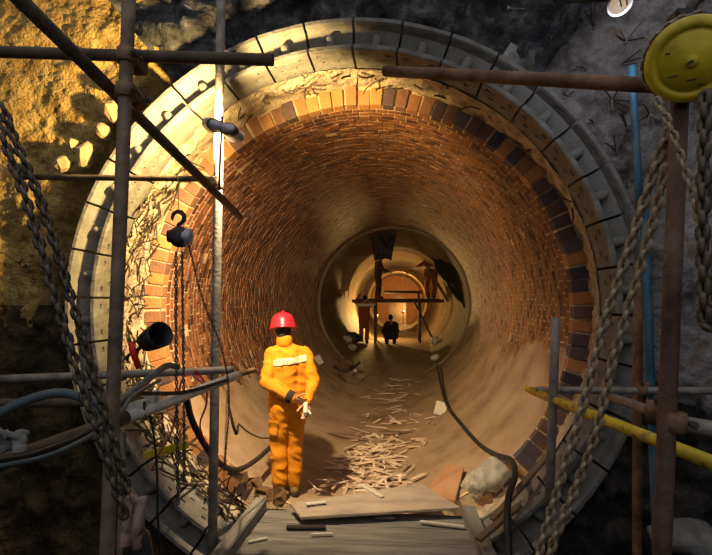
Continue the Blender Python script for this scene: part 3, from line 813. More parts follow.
cable([P(196, 370, 2.92), P(206, 386, 2.95), P(206, 405, 3.0), P(200, 425, 3.1), P(206, 445, 3.2)], 0.006, 'red', 'red wire curving beside the pale upright')
cable([P(214, 220, 23.24), P(216, 290, 23.24), P(212, 330, 23.24), P(214, 365, 23.24), P(226, 380, 23.24), P(228, 400, 3.25), P(240, 425, 3.5), P(258, 437, 3.8), P(272, 438, 4.2)], 0.006, 'black', 'thin black wire running down the pale upright and towards the worker')
cable([P(186, 395, 2.95), P(192, 420, 3.1), P(205, 445, 3.3), P(218, 462, 3.5), P(236, 470, 3.8), P(256, 460, 4.3), P(275, 442, 4.9), P(282, 432, 5.2)], 0.022, 'black', 'thick black hose sagging from the tubes to behind the worker', 'hose', 'hose')
cable([P(146, 405, 2.3), P(153, 430, 2.3), P(157, 470, 2.3), P(158, 520, 2.32), P(162, 570, 2.35)], 0.006, 'black', 'thin black wire hanging from the white coupler')
cable([P(436, 362, 10.8), P(441, 385, 8.5), P(447, 405, 7.2), P(462, 425, 6.1), P(480, 445, 5.2), P(497, 455, 4.55), P(511, 460, 4.1), P(515, 475, 3.75), P(509, 495, 3.5), P(507, 520, 3.3), P(510, 575, 3.1)], 0.024, 'black', 'long black hose coming out of the tunnel past the white sack', 'hose', 'hose')
cable([P(334, 366, 9.6), P(342, 371, 9.3), P(352, 369, 9.4), P(360, 362, 10.0)], 0.025, 'black', 'short black cable beside the brown lump in the tunnel')
cable([P(657, 330, 3.0), P(668, 338, 2.9), P(672, 352, 2.9), P(668, 368, 2.95)], 0.006, 'steel', 'thin pale wire loop right of the blue pipe')

# black lamp hood and red clamp
hb = P(150, 340, 2.62)
hd = empty('lamp_hood', hb, 'black cylindrical lamp hood tilted beside the thick left upright', 'lamp')
m = frame_to(Vector((0.80, -0.50, 0.32))).to_4x4()
b = MB(); b.lathe([(0.0, -0.07), (0.036, -0.068), (0.058, -0.03), (0.066, 0.02), (0.074, 0.115), (0.068, 0.115), (0.048, 0.02), (0.03, -0.03), (0, -0.04)], 24, m); b.build('hood', M['black'], hd, True)
b = MB(); b.tube([(-0.05, 0.02, -0.03), (-0.09, 0.03, -0.06), (-0.11, 0.05, -0.10)], 0.012, 8); b.build('stem', M['iron'], hd, True)
rc = P(134, 356, 2.58)
cl = empty('clamp', rc, 'red handled clamp gripping the tube below the lamp hood', 'clamp')
b = MB(); b.tube([(-0.022, 0, 0.075), (-0.005, 0, 0.02), (0.025, 0.01, -0.07)], [0.015, 0.020, 0.016], 10); b.build('handle', M['red'], cl, True)
b = MB(); b.tube([(-0.02, 0, 0.07), (-0.03, 0.0, 0.10)], 0.008, 8); b.tube([(-0.012, 0, 0.03), (-0.04, 0.01, -0.005), (-0.045, 0.01, -0.03)], 0.008, 8); b.build('jaw', M['iron'], cl, True)
b = MB(); b.box((0, 0, 0), (0.30, 0.02, 0.045), Matrix.Rotation(R_(-15), 3, 'Y')); o = b.build('spirit_level', M['hyellow'], None, bevel=0.004); o.location = P(166, 450, 2.95)
tag(o, 'yellow spirit level lying among the rebar at lower left', 'spirit level')
# rags
def rag(name, c, w, h, mat, label):
    b = MB(); n = 12
    for i in range(n + 1):
        for j in range(n + 1):
            u, t = i / n - .5, j / n - .5
            b.v.append(Vector((u * w, 0.03 * math.cos(u * 9) * (1 - j / n) + 0.02 * fbm((u * 3, t * 3, w * 10)), t * h + 0.02 * fbm((u * 4, 1, t * 4)))))
    for i in range(n):
        for j in range(n):
            a = i * (n + 1) + j; b.f.append((a, a + 1, a + n + 2, a + n + 1))
    o = b.build(name, M[mat], None, True); o.location = c
    md = o.modifiers.new('thick', 'SOLIDIFY'); md.thickness = 0.008
    return tag(o, label, 'rag')
rag('rag', P(8, 440, 1.40), 0.13, 0.06, 'rag', 'grey rag wrapped on the sloping tube at the left edge')
rag('rag', P(134, 520, 1.285), 0.06, 0.13, 'redrag', 'dirty red rag tied at the bottom of the dark chains')
b = MB(); b.cap((0, 0, 0.05), 0.03, (0.012, 0, -0.04), 0.035); b.cap((0.0, 0, 0.06), 0.014, (-0.012, 0, 0.12), 0.012); o = b.build('chain_weight', M['iron'], None, True); o.location = P(139, 558, 1.31)
tag(o, 'dark iron weight below the red rag', 'weight')

# ================================================================== DECK
DZ = 0.24
dk = empty('timber_deck', (-0.30, 3.5, DZ), 'grey timber deck of wide planks in front of the tunnel mouth', 'deck')
yy = 2.55
for k in range(6):
    w = random.uniform(0.235, 0.27)
    b = MB(); b.box((random.uniform(-.03, .03), yy + w / 2 - 3.5, -0.02 + random.uniform(-.008, .008)), (1.74, w - 0.012, 0.045), Matrix.Rotation(R_(random.uniform(-.6, .6)), 3, 'Z'))
    b.build('plank', M['deck'], dk, bevel=0.005); yy += w
for x in (-0.72, 0.0, 0.72):
    b = MB(); b.box((x, -0.15, -0.16), (0.1, 1.5, 0.22)); b.build('bearer', M['beam'], dk, bevel=0.006)
for x in (-0.72, 0.72):
    b = MB(); b.box((x, -0.7, -0.43), (0.1, 0.1, 0.34)); b.build('prop', M['beam'], dk, bevel=0.006)
def timber(p0, p1, w, h, lab):
    p0, p1 = Vector(p0), Vector(p1); mid = (p0 + p1) / 2; d = p1 - p0
    b = MB(); b.box((0, 0, 0), (w, d.length, h)); o = b.build('timber_beam', M['beam'], None, bevel=0.008)
    o.location = mid; o.rotation_euler = d.to_track_quat('Y', 'Z').to_euler()
    return tag(o, lab, 'timber')
timber((-1.19, 2.55, DZ + 0.055), (-1.14, 4.02, DZ + 0.055), 0.10, 0.10, 'grey timber beam along the left edge of the deck')
timber((0.62, 2.55, DZ + 0.055), (0.565, 4.0, DZ + 0.055), 0.10, 0.10, 'grey timber beam along the right edge of the deck')
# plywood sheet
zc = DZ + 0.05
def onz(px, py, z):
    d = _F + _Rt * ((px - 356.0) / F_PX) - _U * ((py - 277.5) / F_PX)
    return Vector((0, 0, CAMZ)) + d * ((z - CAMZ) / d.z)
q = [onz(301, 520, zc), onz(461, 510, zc + .02), onz(421, 486, zc + 0.03), onz(290, 506, zc + 0.01)]
c0 = sum(q, Vector()) / 4
b = MB(); b.add([p - c0 for p in q] + [p - c0 + Vector((0, 0, 0.022)) for p in q], [(3, 2, 1, 0), (4, 5, 6, 7), (0, 1, 5, 4), (1, 2, 6, 5), (2, 3, 7, 6), (3, 0, 4, 7)])
o = b.build('plywood_sheet', M['ply'], None, bevel=0.003); o.location = c0; tag(o, 'dusty brown plywood sheet lying across the tunnel threshold', 'board')
b = MB(); b.add([p - c0 for p in (onz(418, 500, .20), onz(457, 500, .20), onz(478, 478, .20), onz(452, 462, .20))] , [])
q2 = [onz(424, 497, 0.20), onz(455, 504, 0.22), onz(464, 470, 0.36), onz(446, 466, 0.28)]
c2 = sum(q2, Vector()) / 4
b = MB(); b.add([p - c2 for p in q2] + [p - c2 + Vector((0, 0, 0.03)) for p in q2], [(3, 2, 1, 0), (4, 5, 6, 7), (0, 1, 5, 4), (1, 2, 6, 5), (2, 3, 7, 6), (3, 0, 4, 7)])
o = b.build('broken_board', M['oply'], None, bevel=0.004); o.location = c2; tag(o, 'reddish broken board leaning beside the white sack', 'board')
for k, (px, py, w, dpt, rz, lab, mt) in enumerate([(306, 527, 0.30, 0.05, 5, 'dark flat offcut lying on the deck before the plywood', 'mud'), (442, 524, 0.34, 0.03, -10, 'pale lath on the deck at right', 'tile'), (385, 517, 0.16, 0.05, 4, 'short grey offcut under the plywood edge', 'deck'), (258, 540, 0.14, 0.02, 30, 'thin pale sliver on the deck beside the left beam', 'tile'), (322, 534, 0.16, 0.02, 8, 'thin pale sliver in the middle of the deck', 'tile')]):
    c = onz(px, py, DZ + 0.022); b = MB(); b.box((0, 0, 0), (w, dpt, 0.014)); o = b.build('wood_offcut', M[mt], None, bevel=0.003); o.location = c; o.rotation_euler = (0, 0, R_(rz)); tag(o, lab, 'offcut')

# white sack
sc = onz(487, 497, 0.22) + Vector((0, 0, 0.17))
b = MB(); b.ell((0, 0, 0), (0.30, 0.17, 0.145), Matrix.Rotation(R_(-40), 3, 'Y'), 28, 18)
_ri = Matrix.Rotation(R_(-40), 3, 'Y'); _rj = _ri.transposed()
for k_, p in enumerate(b.v):
    q = _rj @ p; sg = lambda t, e: math.copysign(abs(t) ** e, t)
    q = Vector((sg(q.x / .30, 0.55) * .29, sg(q.y / .17, 0.8) * .16, sg(q.z / .145, 0.75) * .135))
    q += q.normalized() * (0.05 * fbm(q * 4, 1.0, 3) + 0.03 * fbm(q * 11, 1.0, 3))
    b.v[k_] = _ri @ q
sk = b.build('sack', M['sack'], None, True); sk.location = sc; sk.scale = (0.78, 0.85, 0.80); tag(sk, 'bulging white sack lying at the right of the tunnel mouth', 'sack')
# timber slats at the lower right of the ring
for k, (a, b_, lab) in enumerate([((492, 520, 3.55), (548, 455, 3.85), 'brown lath lying along the ring right of the black hose'), ((478, 540, 3.3), (520, 505, 3.6), 'brown lath lying beside the right deck beam')]):
    p0, p1 = P(*a), P(*b_); mid = (p0 + p1) / 2; d = p1 - p0
    b = MB(); b.box((0, 0, 0), (0.05, d.length, 0.025)); o = b.build('lath', M['wood'], None, bevel=0.004); o.location = mid; o.rotation_euler = d.to_track_quat('Y', 'Z').to_euler(); tag(o, lab, 'lath')
p0, p1 = P(480, 512, 3.75), P(545, 440, 4.25)

# grey plastic sheet at the bottom right
b = MB(); b.ell((0, 0, 0), (0.26, 0.2, 0.10), None, 24, 14)
for p in b.v: p += p.normalized() * 0.06 * fbm(p * 6, 1, 4)
o = b.build('rubble_bag', M['rag'], None, True); o.location = P(695, 540, 3.45); tag(o, 'crumpled grey bag in the dark lower right corner', 'bag')

# ================================================================== PEOPLE
def remesh(mb, voxel, name, mat, parent, smooth_it=6, fold=0.0, ffreq=6.0, keep=None):
    me = mb.mesh(name + '_src')
    o = bpy.data.objects.new(name + '_src', me); COL.objects.link(o)
    md = o.modifiers.new('r', 'REMESH'); md.mode = 'VOXEL'; md.voxel_size = voxel
    if smooth_it:
        ms = o.modifiers.new('s', 'SMOOTH'); ms.iterations = smooth_it; ms.factor = 0.5
    bpy.context.view_layer.update()
    dg = bpy.context.evaluated_depsgraph_get()
    nm = bpy.data.meshes.new_from_object(o.evaluated_get(dg)); nm.name = name
    bpy.data.objects.remove(o); bpy.data.meshes.remove(me)
    if fold:
        co = [(v.co.copy(), v.normal.copy()) for v in nm.vertices]
        for v, (c, nn) in zip(nm.vertices, co):
            q = c * ffreq
            d = noise.noise(Vector((q.x * 1.0, q.y * 1.0, q.z * 1.1))) + 0.9 * (1 - 2.6 * abs(noise.noise(Vector((q.x * 1.3 + 5 + q.z * .5, q.y * 1.3, q.z * 2.0 + q.x * .6)))))
            v.co = c + nn * fold * d
    nm.materials.clear(); nm.materials.append(mat)
    nm.update()
    return link(name, nm, parent, None, True)
def patch(src, name, mat, parent, test, off=0.004):
    """thin strip lying on a garment"""
    me = src.data; v = []; f = []; idx = {}
    for pl in me.polygons:
        if test(pl.center, pl.normal):
            q = []
            for i in pl.vertices:
                if i not in idx:
                    idx[i] = len(v); v.append(me.vertices[i].co + me.vertices[i].normal * off)
                q.append(idx[i])
            f.append(q)
    if not f: return None
    o = link(name, pyd(name, v, f), parent, mat, True)
    md = o.modifiers.new('t', 'SOLIDIFY'); md.thickness = 0.003; md.offset = 1
    return o
def hand(b, wrist, d, palm_n, side, s=1.0, curl=0.5):
    """palm and five unequal bent fingers; d along the hand, palm_n out of the palm, side = direction of the thumb"""
    wrist, d, palm_n, side = Vector(wrist), Vector(d).normalized(), Vector(palm_n).normalized(), Vector(side).normalized()
    for k in (-1, 0, 1):
        b.cap(wrist + side * 0.016 * k * s, 0.017 * s, wrist + d * 0.085 * s + side * 0.024 * k * s, 0.014 * s, 8)
    for k, L in zip((1.5, 0.5, -0.5, -1.5), (0.070, 0.078, 0.072, 0.056)):
        p = wrist + d * 0.085 * s + side * 0.021 * k * s; dd = d.copy()
        for j, fr in enumerate((0.45, 0.32, 0.23)):
            dd = (dd + palm_n * curl * (0.5 + 0.4 * j)).normalized()
            q = p + dd * L * fr * s; b.cap(p, (0.0092 - 0.0008 * j) * s, q, (0.0086 - 0.001 * j) * s, 8); p = q
    p = wrist + d * 0.025 * s + side * 0.030 * s; dd = (d * 0.6 + side * 0.8 + palm_n * 0.2).normalized()
    for L in (0.038, 0.030, 0.024):
        q = p + dd * L * s; b.cap(p, 0.0105 * s, q, 0.0095 * s, 8); p = q; dd = (dd + d * 0.35 + palm_n * 0.25).normalized()
def head(b, c, fwd, s=1.0):
    """skull with face, ears and neck root; c is the head centre"""
    c = Vector(c); fy = Vector(fwd).normalized(); x = fy.cross(Vector((0, 0, 1))).normalized(); z = x.cross(fy)
    m = Matrix((x, fy, z)).transposed()
    b.ell(c + z * 0.025 * s, (0.076 * s, 0.095 * s, 0.100 * s), m); b.ell(c + fy * 0.025 * s - z * 0.045 * s, (0.060 * s, 0.068 * s, 0.080 * s), m)
    b.ell(c + fy * 0.045 * s - z * 0.10 * s, (0.034 * s, 0.034 * s, 0.026 * s), m)
    b.cap(c + fy * 0.090 * s + z * 0.012 * s, 0.010 * s, c + fy * 0.108 * s - z * 0.022 * s, 0.014 * s, 8)
    b.cap(c + fy * 0.088 * s - z * 0.060 * s - x * 0.02 * s, 0.009 * s, c + fy * 0.088 * s - z * 0.060 * s + x * 0.02 * s, 0.009 * s, 8)
    for k in (-1, 1):
        b.ell(c + x * k * 0.080 * s - fy * 0.005 * s - z * 0.01 * s, (0.012 * s, 0.020 * s, 0.032 * s), m)
        b.ell(c + x * k * 0.030 * s + fy * 0.082 * s + z * 0.035 * s, (0.024 * s, 0.014 * s, 0.010 * s), m)
    return m
def helmet_parts(parent, c, m, mat, s=1.0):
    mm = m.to_4x4(); mm.translation = c
    b = MB(); b.lathe([(0.137 * s, -0.006 * s), (0.140 * s, 0.0), (0.124 * s, 0.012 * s), (0.122 * s, 0.045 * s), (0.112 * s, 0.085 * s), (0.090 * s, 0.118 * s), (0.055 * s, 0.140 * s), (0.02 * s, 0.147 * s), (0.0, 0.148 * s)], 32)
    for p in b.v:
        p.y *= 1.13
        if p.z < 0.012 * s and p.y > 0.05 * s: p.y += 0.022 * s
    b.v = [mm @ p for p in b.v]
    h = b.build('helmet', mat, parent, True)
    b = MB(); pts = []
    for k in range(11):
        a = R_(-62 + 124 * k / 10); pts.append(mm @ Vector((0, math.sin(a) * 0.137 * s, 0.02 * s + math.cos(a) * 0.133 * s)))
    b.tube(pts, 0.012 * s, 8); b.build('helmet_ridge', mat, h, True)
    return h

# ---- the worker in orange
mp = onz(288, 497, 0.18); mp = Vector((-1.03, 4.52, 0))
mp.z = floor_z(mp.x, mp.y) + 0.01
man = empty('person', mp, 'worker in orange overalls and red helmet standing with hands behind the back', 'person', rot=(0, 0, R_(24)))
def fz(lx, ly):
    w = Matrix.Rotation(R_(24), 3, 'Z') @ Vector((lx, ly, 0)) + mp
    return floor_z(w.x, w.y) - mp.z
FL, FR = (-0.080, 0.0), (0.070, 0.04)
zl, zr = fz(*FL), fz(*FR)
hipL, hipR = Vector((-0.080, 0, 0.84)), Vector((0.080, 0, 0.84))
kneL, kneR = Vector((-0.090, 0.03, 0.45 + zl * .5)), Vector((0.075, 0.05, 0.45 + zr * .5))
ankL, ankR = Vector((FL[0], FL[1], 0.09 + zl)), Vector((FR[0], FR[1], 0.09 + zr))
shL, shR = Vector((-0.160, 0.0, 1.295)), Vector((0.165, 0.0, 1.290))
elL, elR = Vector((-0.235, -0.075, 1.055)), Vector((0.240, -0.09, 1.045))
wrL, wrR = Vector((0.010, -0.205, 0.915)), Vector((0.145, -0.225, 0.890))
hc = Vector((-0.055, 0.020, 1.515)); hf = Vector((0.05, 1, -0.06))
b = MB()
hm = head(b, hc, hf)
b.cap((-.02, 0.0, 1.30), 0.060, hc + Vector((0, -0.01, -0.08)), 0.055)
for s_, sh, el, wr in ((-1, shL, elL, wrL), (1, shR, elR, wrR)):
    b.cap(sh, 0.055, el, 0.042); b.cap(el, 0.040, wr, 0.028)
    b.cap((s_ * 0.06, 0, 0.92), 0.09, (s_ * 0.07, 0, 1.24), 0.09)
b.cap((-0.13, 0, 1.315), 0.055, (0.13, 0, 1.315), 0.055)
for hp, kn, an, ft in ((hipL, kneL, ankL, FL), (hipR, kneR, ankR, FR)):
    b.cap(hp, 0.09, kn, 0.055); b.cap(kn, 0.05, an, 0.038)
    b.cap(an - Vector((0, 0.01, 0.04)), 0.034, an + Vector((0, 0.12, -0.055)), 0.028)
hand(b, wrL, (0.85, -0.05, -0.35), (0.0, -0.8, 0.3), (0.15, -0.5, 0.8), 1.05, 0.45)
hand(b, wrR, (-0.15, -0.25, -1.0), (-0.6, -0.5, 0.1), (-0.9, -0.1, 0.0), 1.05, 0.4)
body = remesh(b, 0.0065, 'body', M['skin'], man, 3)
# hair at the nape
b = MB(); b.ell(hc + Vector((0.0, -0.012, 0.030)), (0.083, 0.098, 0.098), hm); b.ell(hc + Vector((0, -0.05, -0.035)), (0.062, 0.05, 0.05), hm)
b.v = [p if p.y < hc.y + 0.055 else Vector((p.x, hc.y + 0.055, p.z)) for p in b.v]
b.build('hair', M['hair'], man, True)
helmet_parts(man, hc + Vector((0.0, -0.005, 0.030)), hm @ Matrix.Rotation(R_(-6), 3, 'X'), M['helmet'])
# jacket
b = MB()
for s_, sh, el, wr in ((-1, shL, elL, wrL), (1, shR, elR, wrR)):
    b.cap(sh, 0.076, el, 0.062); b.cap(el, 0.060, el + (wr - el) * 0.93, 0.045)
    b.cap((s_ * 0.075, 0, 0.87), 0.118, (s_ * 0.090, -0.005, 1.22), 0.116)
b.cap((-0.150, 0.0, 1.297), 0.072, (-0.02, 0.0, 1.335), 0.080); b.cap((0.150, 0.0, 1.292), 0.072, (-0.02, 0.0, 1.335), 0.080); b.cap((0, -0.012, 0.87), 0.125, (0, -0.015, 1.25), 0.125)
b.cap((-0.03, 0.0, 1.35), 0.085, (-0.035, 0.0, 1.41), 0.068)
b.v = [Vector((p.x, p.y, max(p.z, 0.825))) for p in b.v]
jk = remesh(b, 0.009, 'jacket', M['orange'], man, 6, 0.0085, 6.5)
b = MB(); b.lathe([(0.072, 1.37), (0.083, 1.39), (0.081, 1.462), (0.073, 1.478), (0.064, 1.45)], 24)
for p in b.v: p.x += -0.04; p.y = p.y * 1.05
b.build('collar', M['orange'], man, True)
patch(jk, 'hem_band', M['orange'], man, lambda c, n: 0.84 < c.z < 0.885 and abs(n.z) < .6, 0.003)
patch(jk, 'reflective_band', M['band'], man, lambda c, n: 1.215 + 0.10 * c.x < c.z < 1.275 + 0.10 * c.x and n.y < -0.25 and abs(c.x) < 0.165)
# belt line and trousers
b = MB()
b.cap(hipL + Vector((0.01, -0.01, 0.06)), 0.108, hipL + Vector((0, -0.01, -0.03)), 0.112); b.cap(hipR + Vector((-0.01, -0.01, 0.06)), 0.108, hipR + Vector((0, -0.01, -0.03)), 0.112)
for hp, kn, an in ((hipL, kneL, ankL), (hipR, kneR, ankR)):
    b.cap(hp + Vector((0, -0.01, -0.04)), 0.106, kn, 0.084); b.cap(kn, 0.084, an + Vector((0, 0.0, 0.03)), 0.074)
b.cap((-0.05, 0, 0.78), 0.10, (0.05, 0, 0.78), 0.10)
tr = remesh(b, 0.009, 'trousers', M['orange'], man, 5, 0.010, 6.5)
patch(tr, 'thigh_pocket', M['orange'], man, lambda c, n: 0.56 < c.z < 0.70 and c.x < -0.10 and n.x < -0.45 and n.y < 0.3, 0.010)
for s_, an in ((-1, ankL), (1, ankR)):
    b = MB(); b.cap(an + Vector((0, -0.035, -0.045)), 0.046, an + Vector((s_ * 0.02, 0.14, -0.052)), 0.040); b.cap(an + Vector((0, -0.01, 0.05)), 0.055, an + Vector((0, -0.01, -0.03)), 0.050)
    b.v = [Vector((p.x, p.y, max(p.z, an.z - 0.088))) for p in b.v]
    bt = b.build('boot', M['boot'], man, True)
    b = MB(); b.cap(an + Vector((0, -0.035, -0.08)), 0.048, an + Vector((s_ * 0.02, 0.14, -0.08)), 0.042)
    b.v = [Vector((p.x, p.y, min(max(p.z, an.z - 0.092), an.z - 0.072))) for p in b.v]; b.build('sole', M['black'], bt, True)
# dark cuff and white glove bundle in the hands
b = MB(); d_ = (wrL - elL).normalized(); mm = frame_to(d_).to_4x4(); mm.translation = wrL - d_ * 0.035
b.lathe([(0.056, -0.035), (0.061, -0.025), (0.059, 0.02), (0.050, 0.030)], 18, mm); b.build('cuff', M['dark_cloth'], man, True)
gp = man.matrix_world if False else None
man.scale = (0.94, 0.97, 1.0)
bpy.context.view_layer.update()
b = MB(); b.cap((0, 0, 0.03), 0.020, (0.0, -0.01, -0.035), 0.024, 10); b.cap((0.01, 0, -0.02), 0.014, (0.045, -0.01, -0.055), 0.012, 8); b.cap((-0.005, -0.01, -0.02), 0.012, (0.005, -0.015, -0.065), 0.010, 8)
o = remesh(b, 0.007, 'cotton_glove', M['glove'], None, 2)
o.location = man.matrix_world @ (wrR + Vector((-0.03, -0.055, -0.045)))
tag(o, 'white cotton glove held in the hands of the worker in orange', 'glove')

# ---- far workers
def worker(label, loc, rotz, J, top, legs, helm=None, bandz=None, s=1.0, hairm='hair'):
    """J: joint dict in local metres (x right, y forward, z up)"""
    t = empty('person', loc, label, 'person', rot=(0, 0, R_(rotz)))
    V_ = {k: Vector(v) * s for k, v in J.items()}
    b = MB(); hm = head(b, V_['head'], V_['look'], s)
    b.cap(V_['neck'], 0.055 * s, V_['head'] - Vector((0, 0, 0.05)), 0.052 * s)
    b.cap(V_['pel'], 0.12 * s, V_['neck'], 0.10 * s)
    for q in ('L', 'R'):
        b.cap(V_['sh' + q], 0.05 * s, V_['el' + q], 0.040 * s); b.cap(V_['el' + q], 0.038 * s, V_['wr' + q], 0.03 * s)
        b.cap(V_['hip' + q], 0.08 * s, V_['kn' + q], 0.055 * s); b.cap(V_['kn' + q], 0.05 * s, V_['an' + q], 0.036 * s)
        d = (V_['wr' + q] - V_['el' + q]).normalized(); sd = d.orthogonal().normalized()
        hand(b, V_['wr' + q], d, d.cross(sd), sd, s, 0.5)
    remesh(b, 0.010, 'body', M['skin'], t, 2)
    b = MB()
    for q in ('L', 'R'):
        b.cap(V_['sh' + q], 0.075 * s, V_['el' + q], 0.058 * s); b.cap(V_['el' + q], 0.056 * s, V_['wr' + q], 0.042 * s)
        b.cap(V_['hip' + q] + Vector((0, 0, 0.05)), 0.125 * s, V_['sh' + q] * 0.6 + V_['neck'] * 0.4, 0.115 * s)
    b.cap(V_['shL'], 0.08 * s, V_['shR'], 0.08 * s); b.cap(V_['pel'], 0.135 * s, V_['neck'] - Vector((0, 0, .06 * s)), 0.125 * s)
    jk = remesh(b, 0.016, 'jacket', M[top], t, 5, 0.010)
    b = MB()
    for q in ('L', 'R'):
        b.cap(V_['hip' + q], 0.115 * s, V_['kn' + q], 0.080 * s); b.cap(V_['kn' + q], 0.080 * s, V_['an' + q], 0.068 * s)
    b.cap(V_['hipL'], 0.12 * s, V_['hipR'], 0.12 * s)
    remesh(b, 0.016, 'trousers', M[legs], t, 4, 0.010)
    for q in ('L', 'R'):
        b = MB(); a = V_['an' + q]; b.cap(a + Vector((0, -0.03, -0.04)) * s, 0.045 * s, a + Vector((0, 0.14, -0.05)) * s, 0.040 * s); b.build('boot', M['black'], t, True)
    if helm: helmet_parts(t, V_['head'] + Vector((0, 0, 0.03)) * s, hm, M[helm], s)
    else:
        b = MB(); b.ell(V_['head'] + Vector((0, -0.015, 0.035)) * s, (0.084 * s, 0.10 * s, 0.098 * s), hm)
        b.build('hair', M[hairm], t, True)
    if bandz:
        patch(jk, 'reflective_band', M['wband'], t, lambda c, n: bandz[0] < c.z < bandz[1], 0.006)
    return t
stand = dict(head=(0, 0.02, 1.58), look=(0, 1, -0.1), neck=(0, 0, 1.40), pel=(0, 0, 0.95), shL=(-.17, 0, 1.36), shR=(.17, 0, 1.36), elL=(-.24, .05, 1.10), elR=(.24, .05, 1.10),
             wrL=(-.20, .22, 0.98), wrR=(.20, .22, 0.98), hipL=(-.085, 0, .88), hipR=(.085, 0, .88), knL=(-.10, .03, .48), knR=(.10, .03, .48), anL=(-.10, 0, .09), anR=(.10, 0, .09))
YS = 18.0
zf = lambda x, y: silt_floor(x, y)
# lower left worker, arms raised to the platform, white band across the back
p = P(364, 335, 17.05)
J = dict(stand); J.update(head=(0.02, 0.12, 1.60), look=(.2, 1, -.3), elL=(-.33, .12, 1.50), elR=(.33, .15, 1.42), wrL=(-.22, .25, 1.72), wrR=(.40, .35, 1.62), hipL=(-.085, -.02, .9), hipR=(.085, -.02, .9))
worker('worker in rust-coloured jacket with white back band standing below the far platform', (p.x, 17.05, zf(p.x, 17.05)), -8, J, 'dorange', 'dorange', None, (1.34, 1.43))
# upper left worker standing on the platform, turned to the right
p = P(378, 300, 18.0)
J = dict(stand); J.update(head=(0, 0.10, 1.50), look=(0, 1, -.45), neck=(0, .04, 1.34), shL=(-.16, .03, 1.30), shR=(.16, .03, 1.30), elL=(-.20, .14, 1.05), elR=(.20, .16, 1.05), wrL=(-.12, .34, .98), wrR=(.14, .36, 1.0))
worker('worker in olive clothes standing on the far platform beside the pole', (p.x, 18.0, P(397, 301, 18).z + 0.095), -70, J, 'olive', 'olive', None, None)
# right worker leaning towards the tarpaulin
p = P(431, 300, 18.2)
J = dict(stand); J.update(head=(-0.02, 0.16, 1.34), look=(.3, 1, -.5), neck=(0, .09, 1.20), shL=(-.20, .07, 1.16), shR=(.20, .07, 1.16), elL=(-.46, .12, 1.02), elR=(.42, .15, .96), wrL=(-.66, .2, .90), wrR=(.66, .25, .85), hipL=(-.10, -.05, .74), hipR=(.10, -.05, .74), pel=(0, -.05, .8), knL=(-.14, .10, .42), knR=(.14, .10, .42))
worker('worker in rust-coloured jacket bending over the right end of the far platform', (p.x, 18.2, P(397, 301, 18).z + 0.095), 0, J, 'dorange', 'dorange', None, (1.10, 1.20), 1.15)
# dark crouching worker on the ground in the middle
p = P(391, 336, 17.0)
J = dict(head=(0, .08, 0.86), look=(.3, 1, -.3), neck=(0, .02, .68), pel=(0, -.12, .30), shL=(-.18, 0, .64), shR=(.18, 0, .64), elL=(-.26, .12, .42), elR=(.26, .12, .42), wrL=(-.14, .32, .34), wrR=(.14, .32, .34), hipL=(-.10, -.12, .28), hipR=(.10, -.12, .28), knL=(-.16, .24, .44), knR=(.16, .24, .44), anL=(-.13, .04, .08), anR=(.13, .04, .08))
worker('dark-clothed worker crouching on the ground under the far platform', (p.x, 17.0, zf(p.x, 17.0)), 15, J, 'dark_cloth', 'dark_cloth', None, None, 1.05)

# ================================================================== FAR PLATFORM
def bar(t, a, b_, r, mat, name): 
    b = MB(); b.tube([Vector(a) - t.location, Vector(b_) - t.location], r, 10); return b.build(name, M[mat], t, True)
pc = P(397, 301, YS)
pl = empty('work_platform', (pc.x, YS, zf(pc.x, YS)), 'dark scaffold platform spanning the tunnel far inside', 'platform')
zt = P(397, 301, YS).z
xa, xb = P(353, 301, YS).x, P(443, 301, YS).x
for y in (17.6, 18.6): bar(pl, (xa, y, zt), (xb, y, zt), 0.06, 'dsteel', 'ledger')
for k in range(4):
    b = MB(); b.box(Vector(((xa + xb) / 2, 17.75 + 0.24 * k, zt + 0.07)) - pl.location, (xb - xa - 0.3, 0.22, 0.04)); b.build('board', M['wood'], pl)
bar(pl, (P(384, 292, 18.6).x, 18.6, P(384, 292, 18.6).z), (P(422, 292, 18.6).x, 18.6, P(422, 292, 18.6).z), 0.05, 'dsteel', 'guard_rail')
for px in (375, 420):
    x = P(px, 320, 17.6).x
    bar(pl, (x, 17.6, zf(x, 17.6)), (x, 17.6, zt), 0.045, 'dsteel', 'upright')
    bar(pl, (x, 18.6, zf(x, 18.6)), (x, 18.6, P(px, 291, 18.6).z), 0.045, 'dsteel', 'upright')
bar(pl, (P(414, 303, 17.8).x, 17.8, zt), (P(440, 338, 17.8).x - .2, 17.8, zf(0.6, 17.8)), 0.04, 'dsteel', 'brace')
# tarpaulin panel and plank at the right end
b = MB(); b.box((0, 0, 0), (0.10, 0.05, 1.72)); o = b.build('timber_plank', M['wood'], None); o.location = P(436, 281, 17.7); o.rotation_euler = (0, R_(-30), 0); tag(o, 'pale plank leaning on the tarpaulin at the far platform', 'plank')
b = MB(); n = 14
for i in range(n + 1):
    for j in range(n + 1):
        u, t_ = i / n, j / n
        a = P(432 + 27 * u + 6 * t_, 257 + 10 * u + (18 + 24 * u) * t_, 14.2 - 0.9 * u)
        b.v.append(a + Vector((0, 0.12 * fbm((u * 4, t_ * 4, 2)), 0.05 * fbm((u * 5, t_ * 5, 9)))))
for i in range(n):
    for j in range(n):
        a = i * (n + 1) + j; b.f.append((a, a + 1, a + n + 2, a + n + 1))
c = b.v[0].copy(); b.v = [q_ - c for q_ in b.v]
o = b.build('tarpaulin', M['tarp'], None, True); o.location = c; md = o.modifiers.new('t', 'SOLIDIFY'); md.thickness = 0.02; tag(o, 'dark tarpaulin hanging behind the bending worker at right', 'tarpaulin')
b = MB(); n = 12
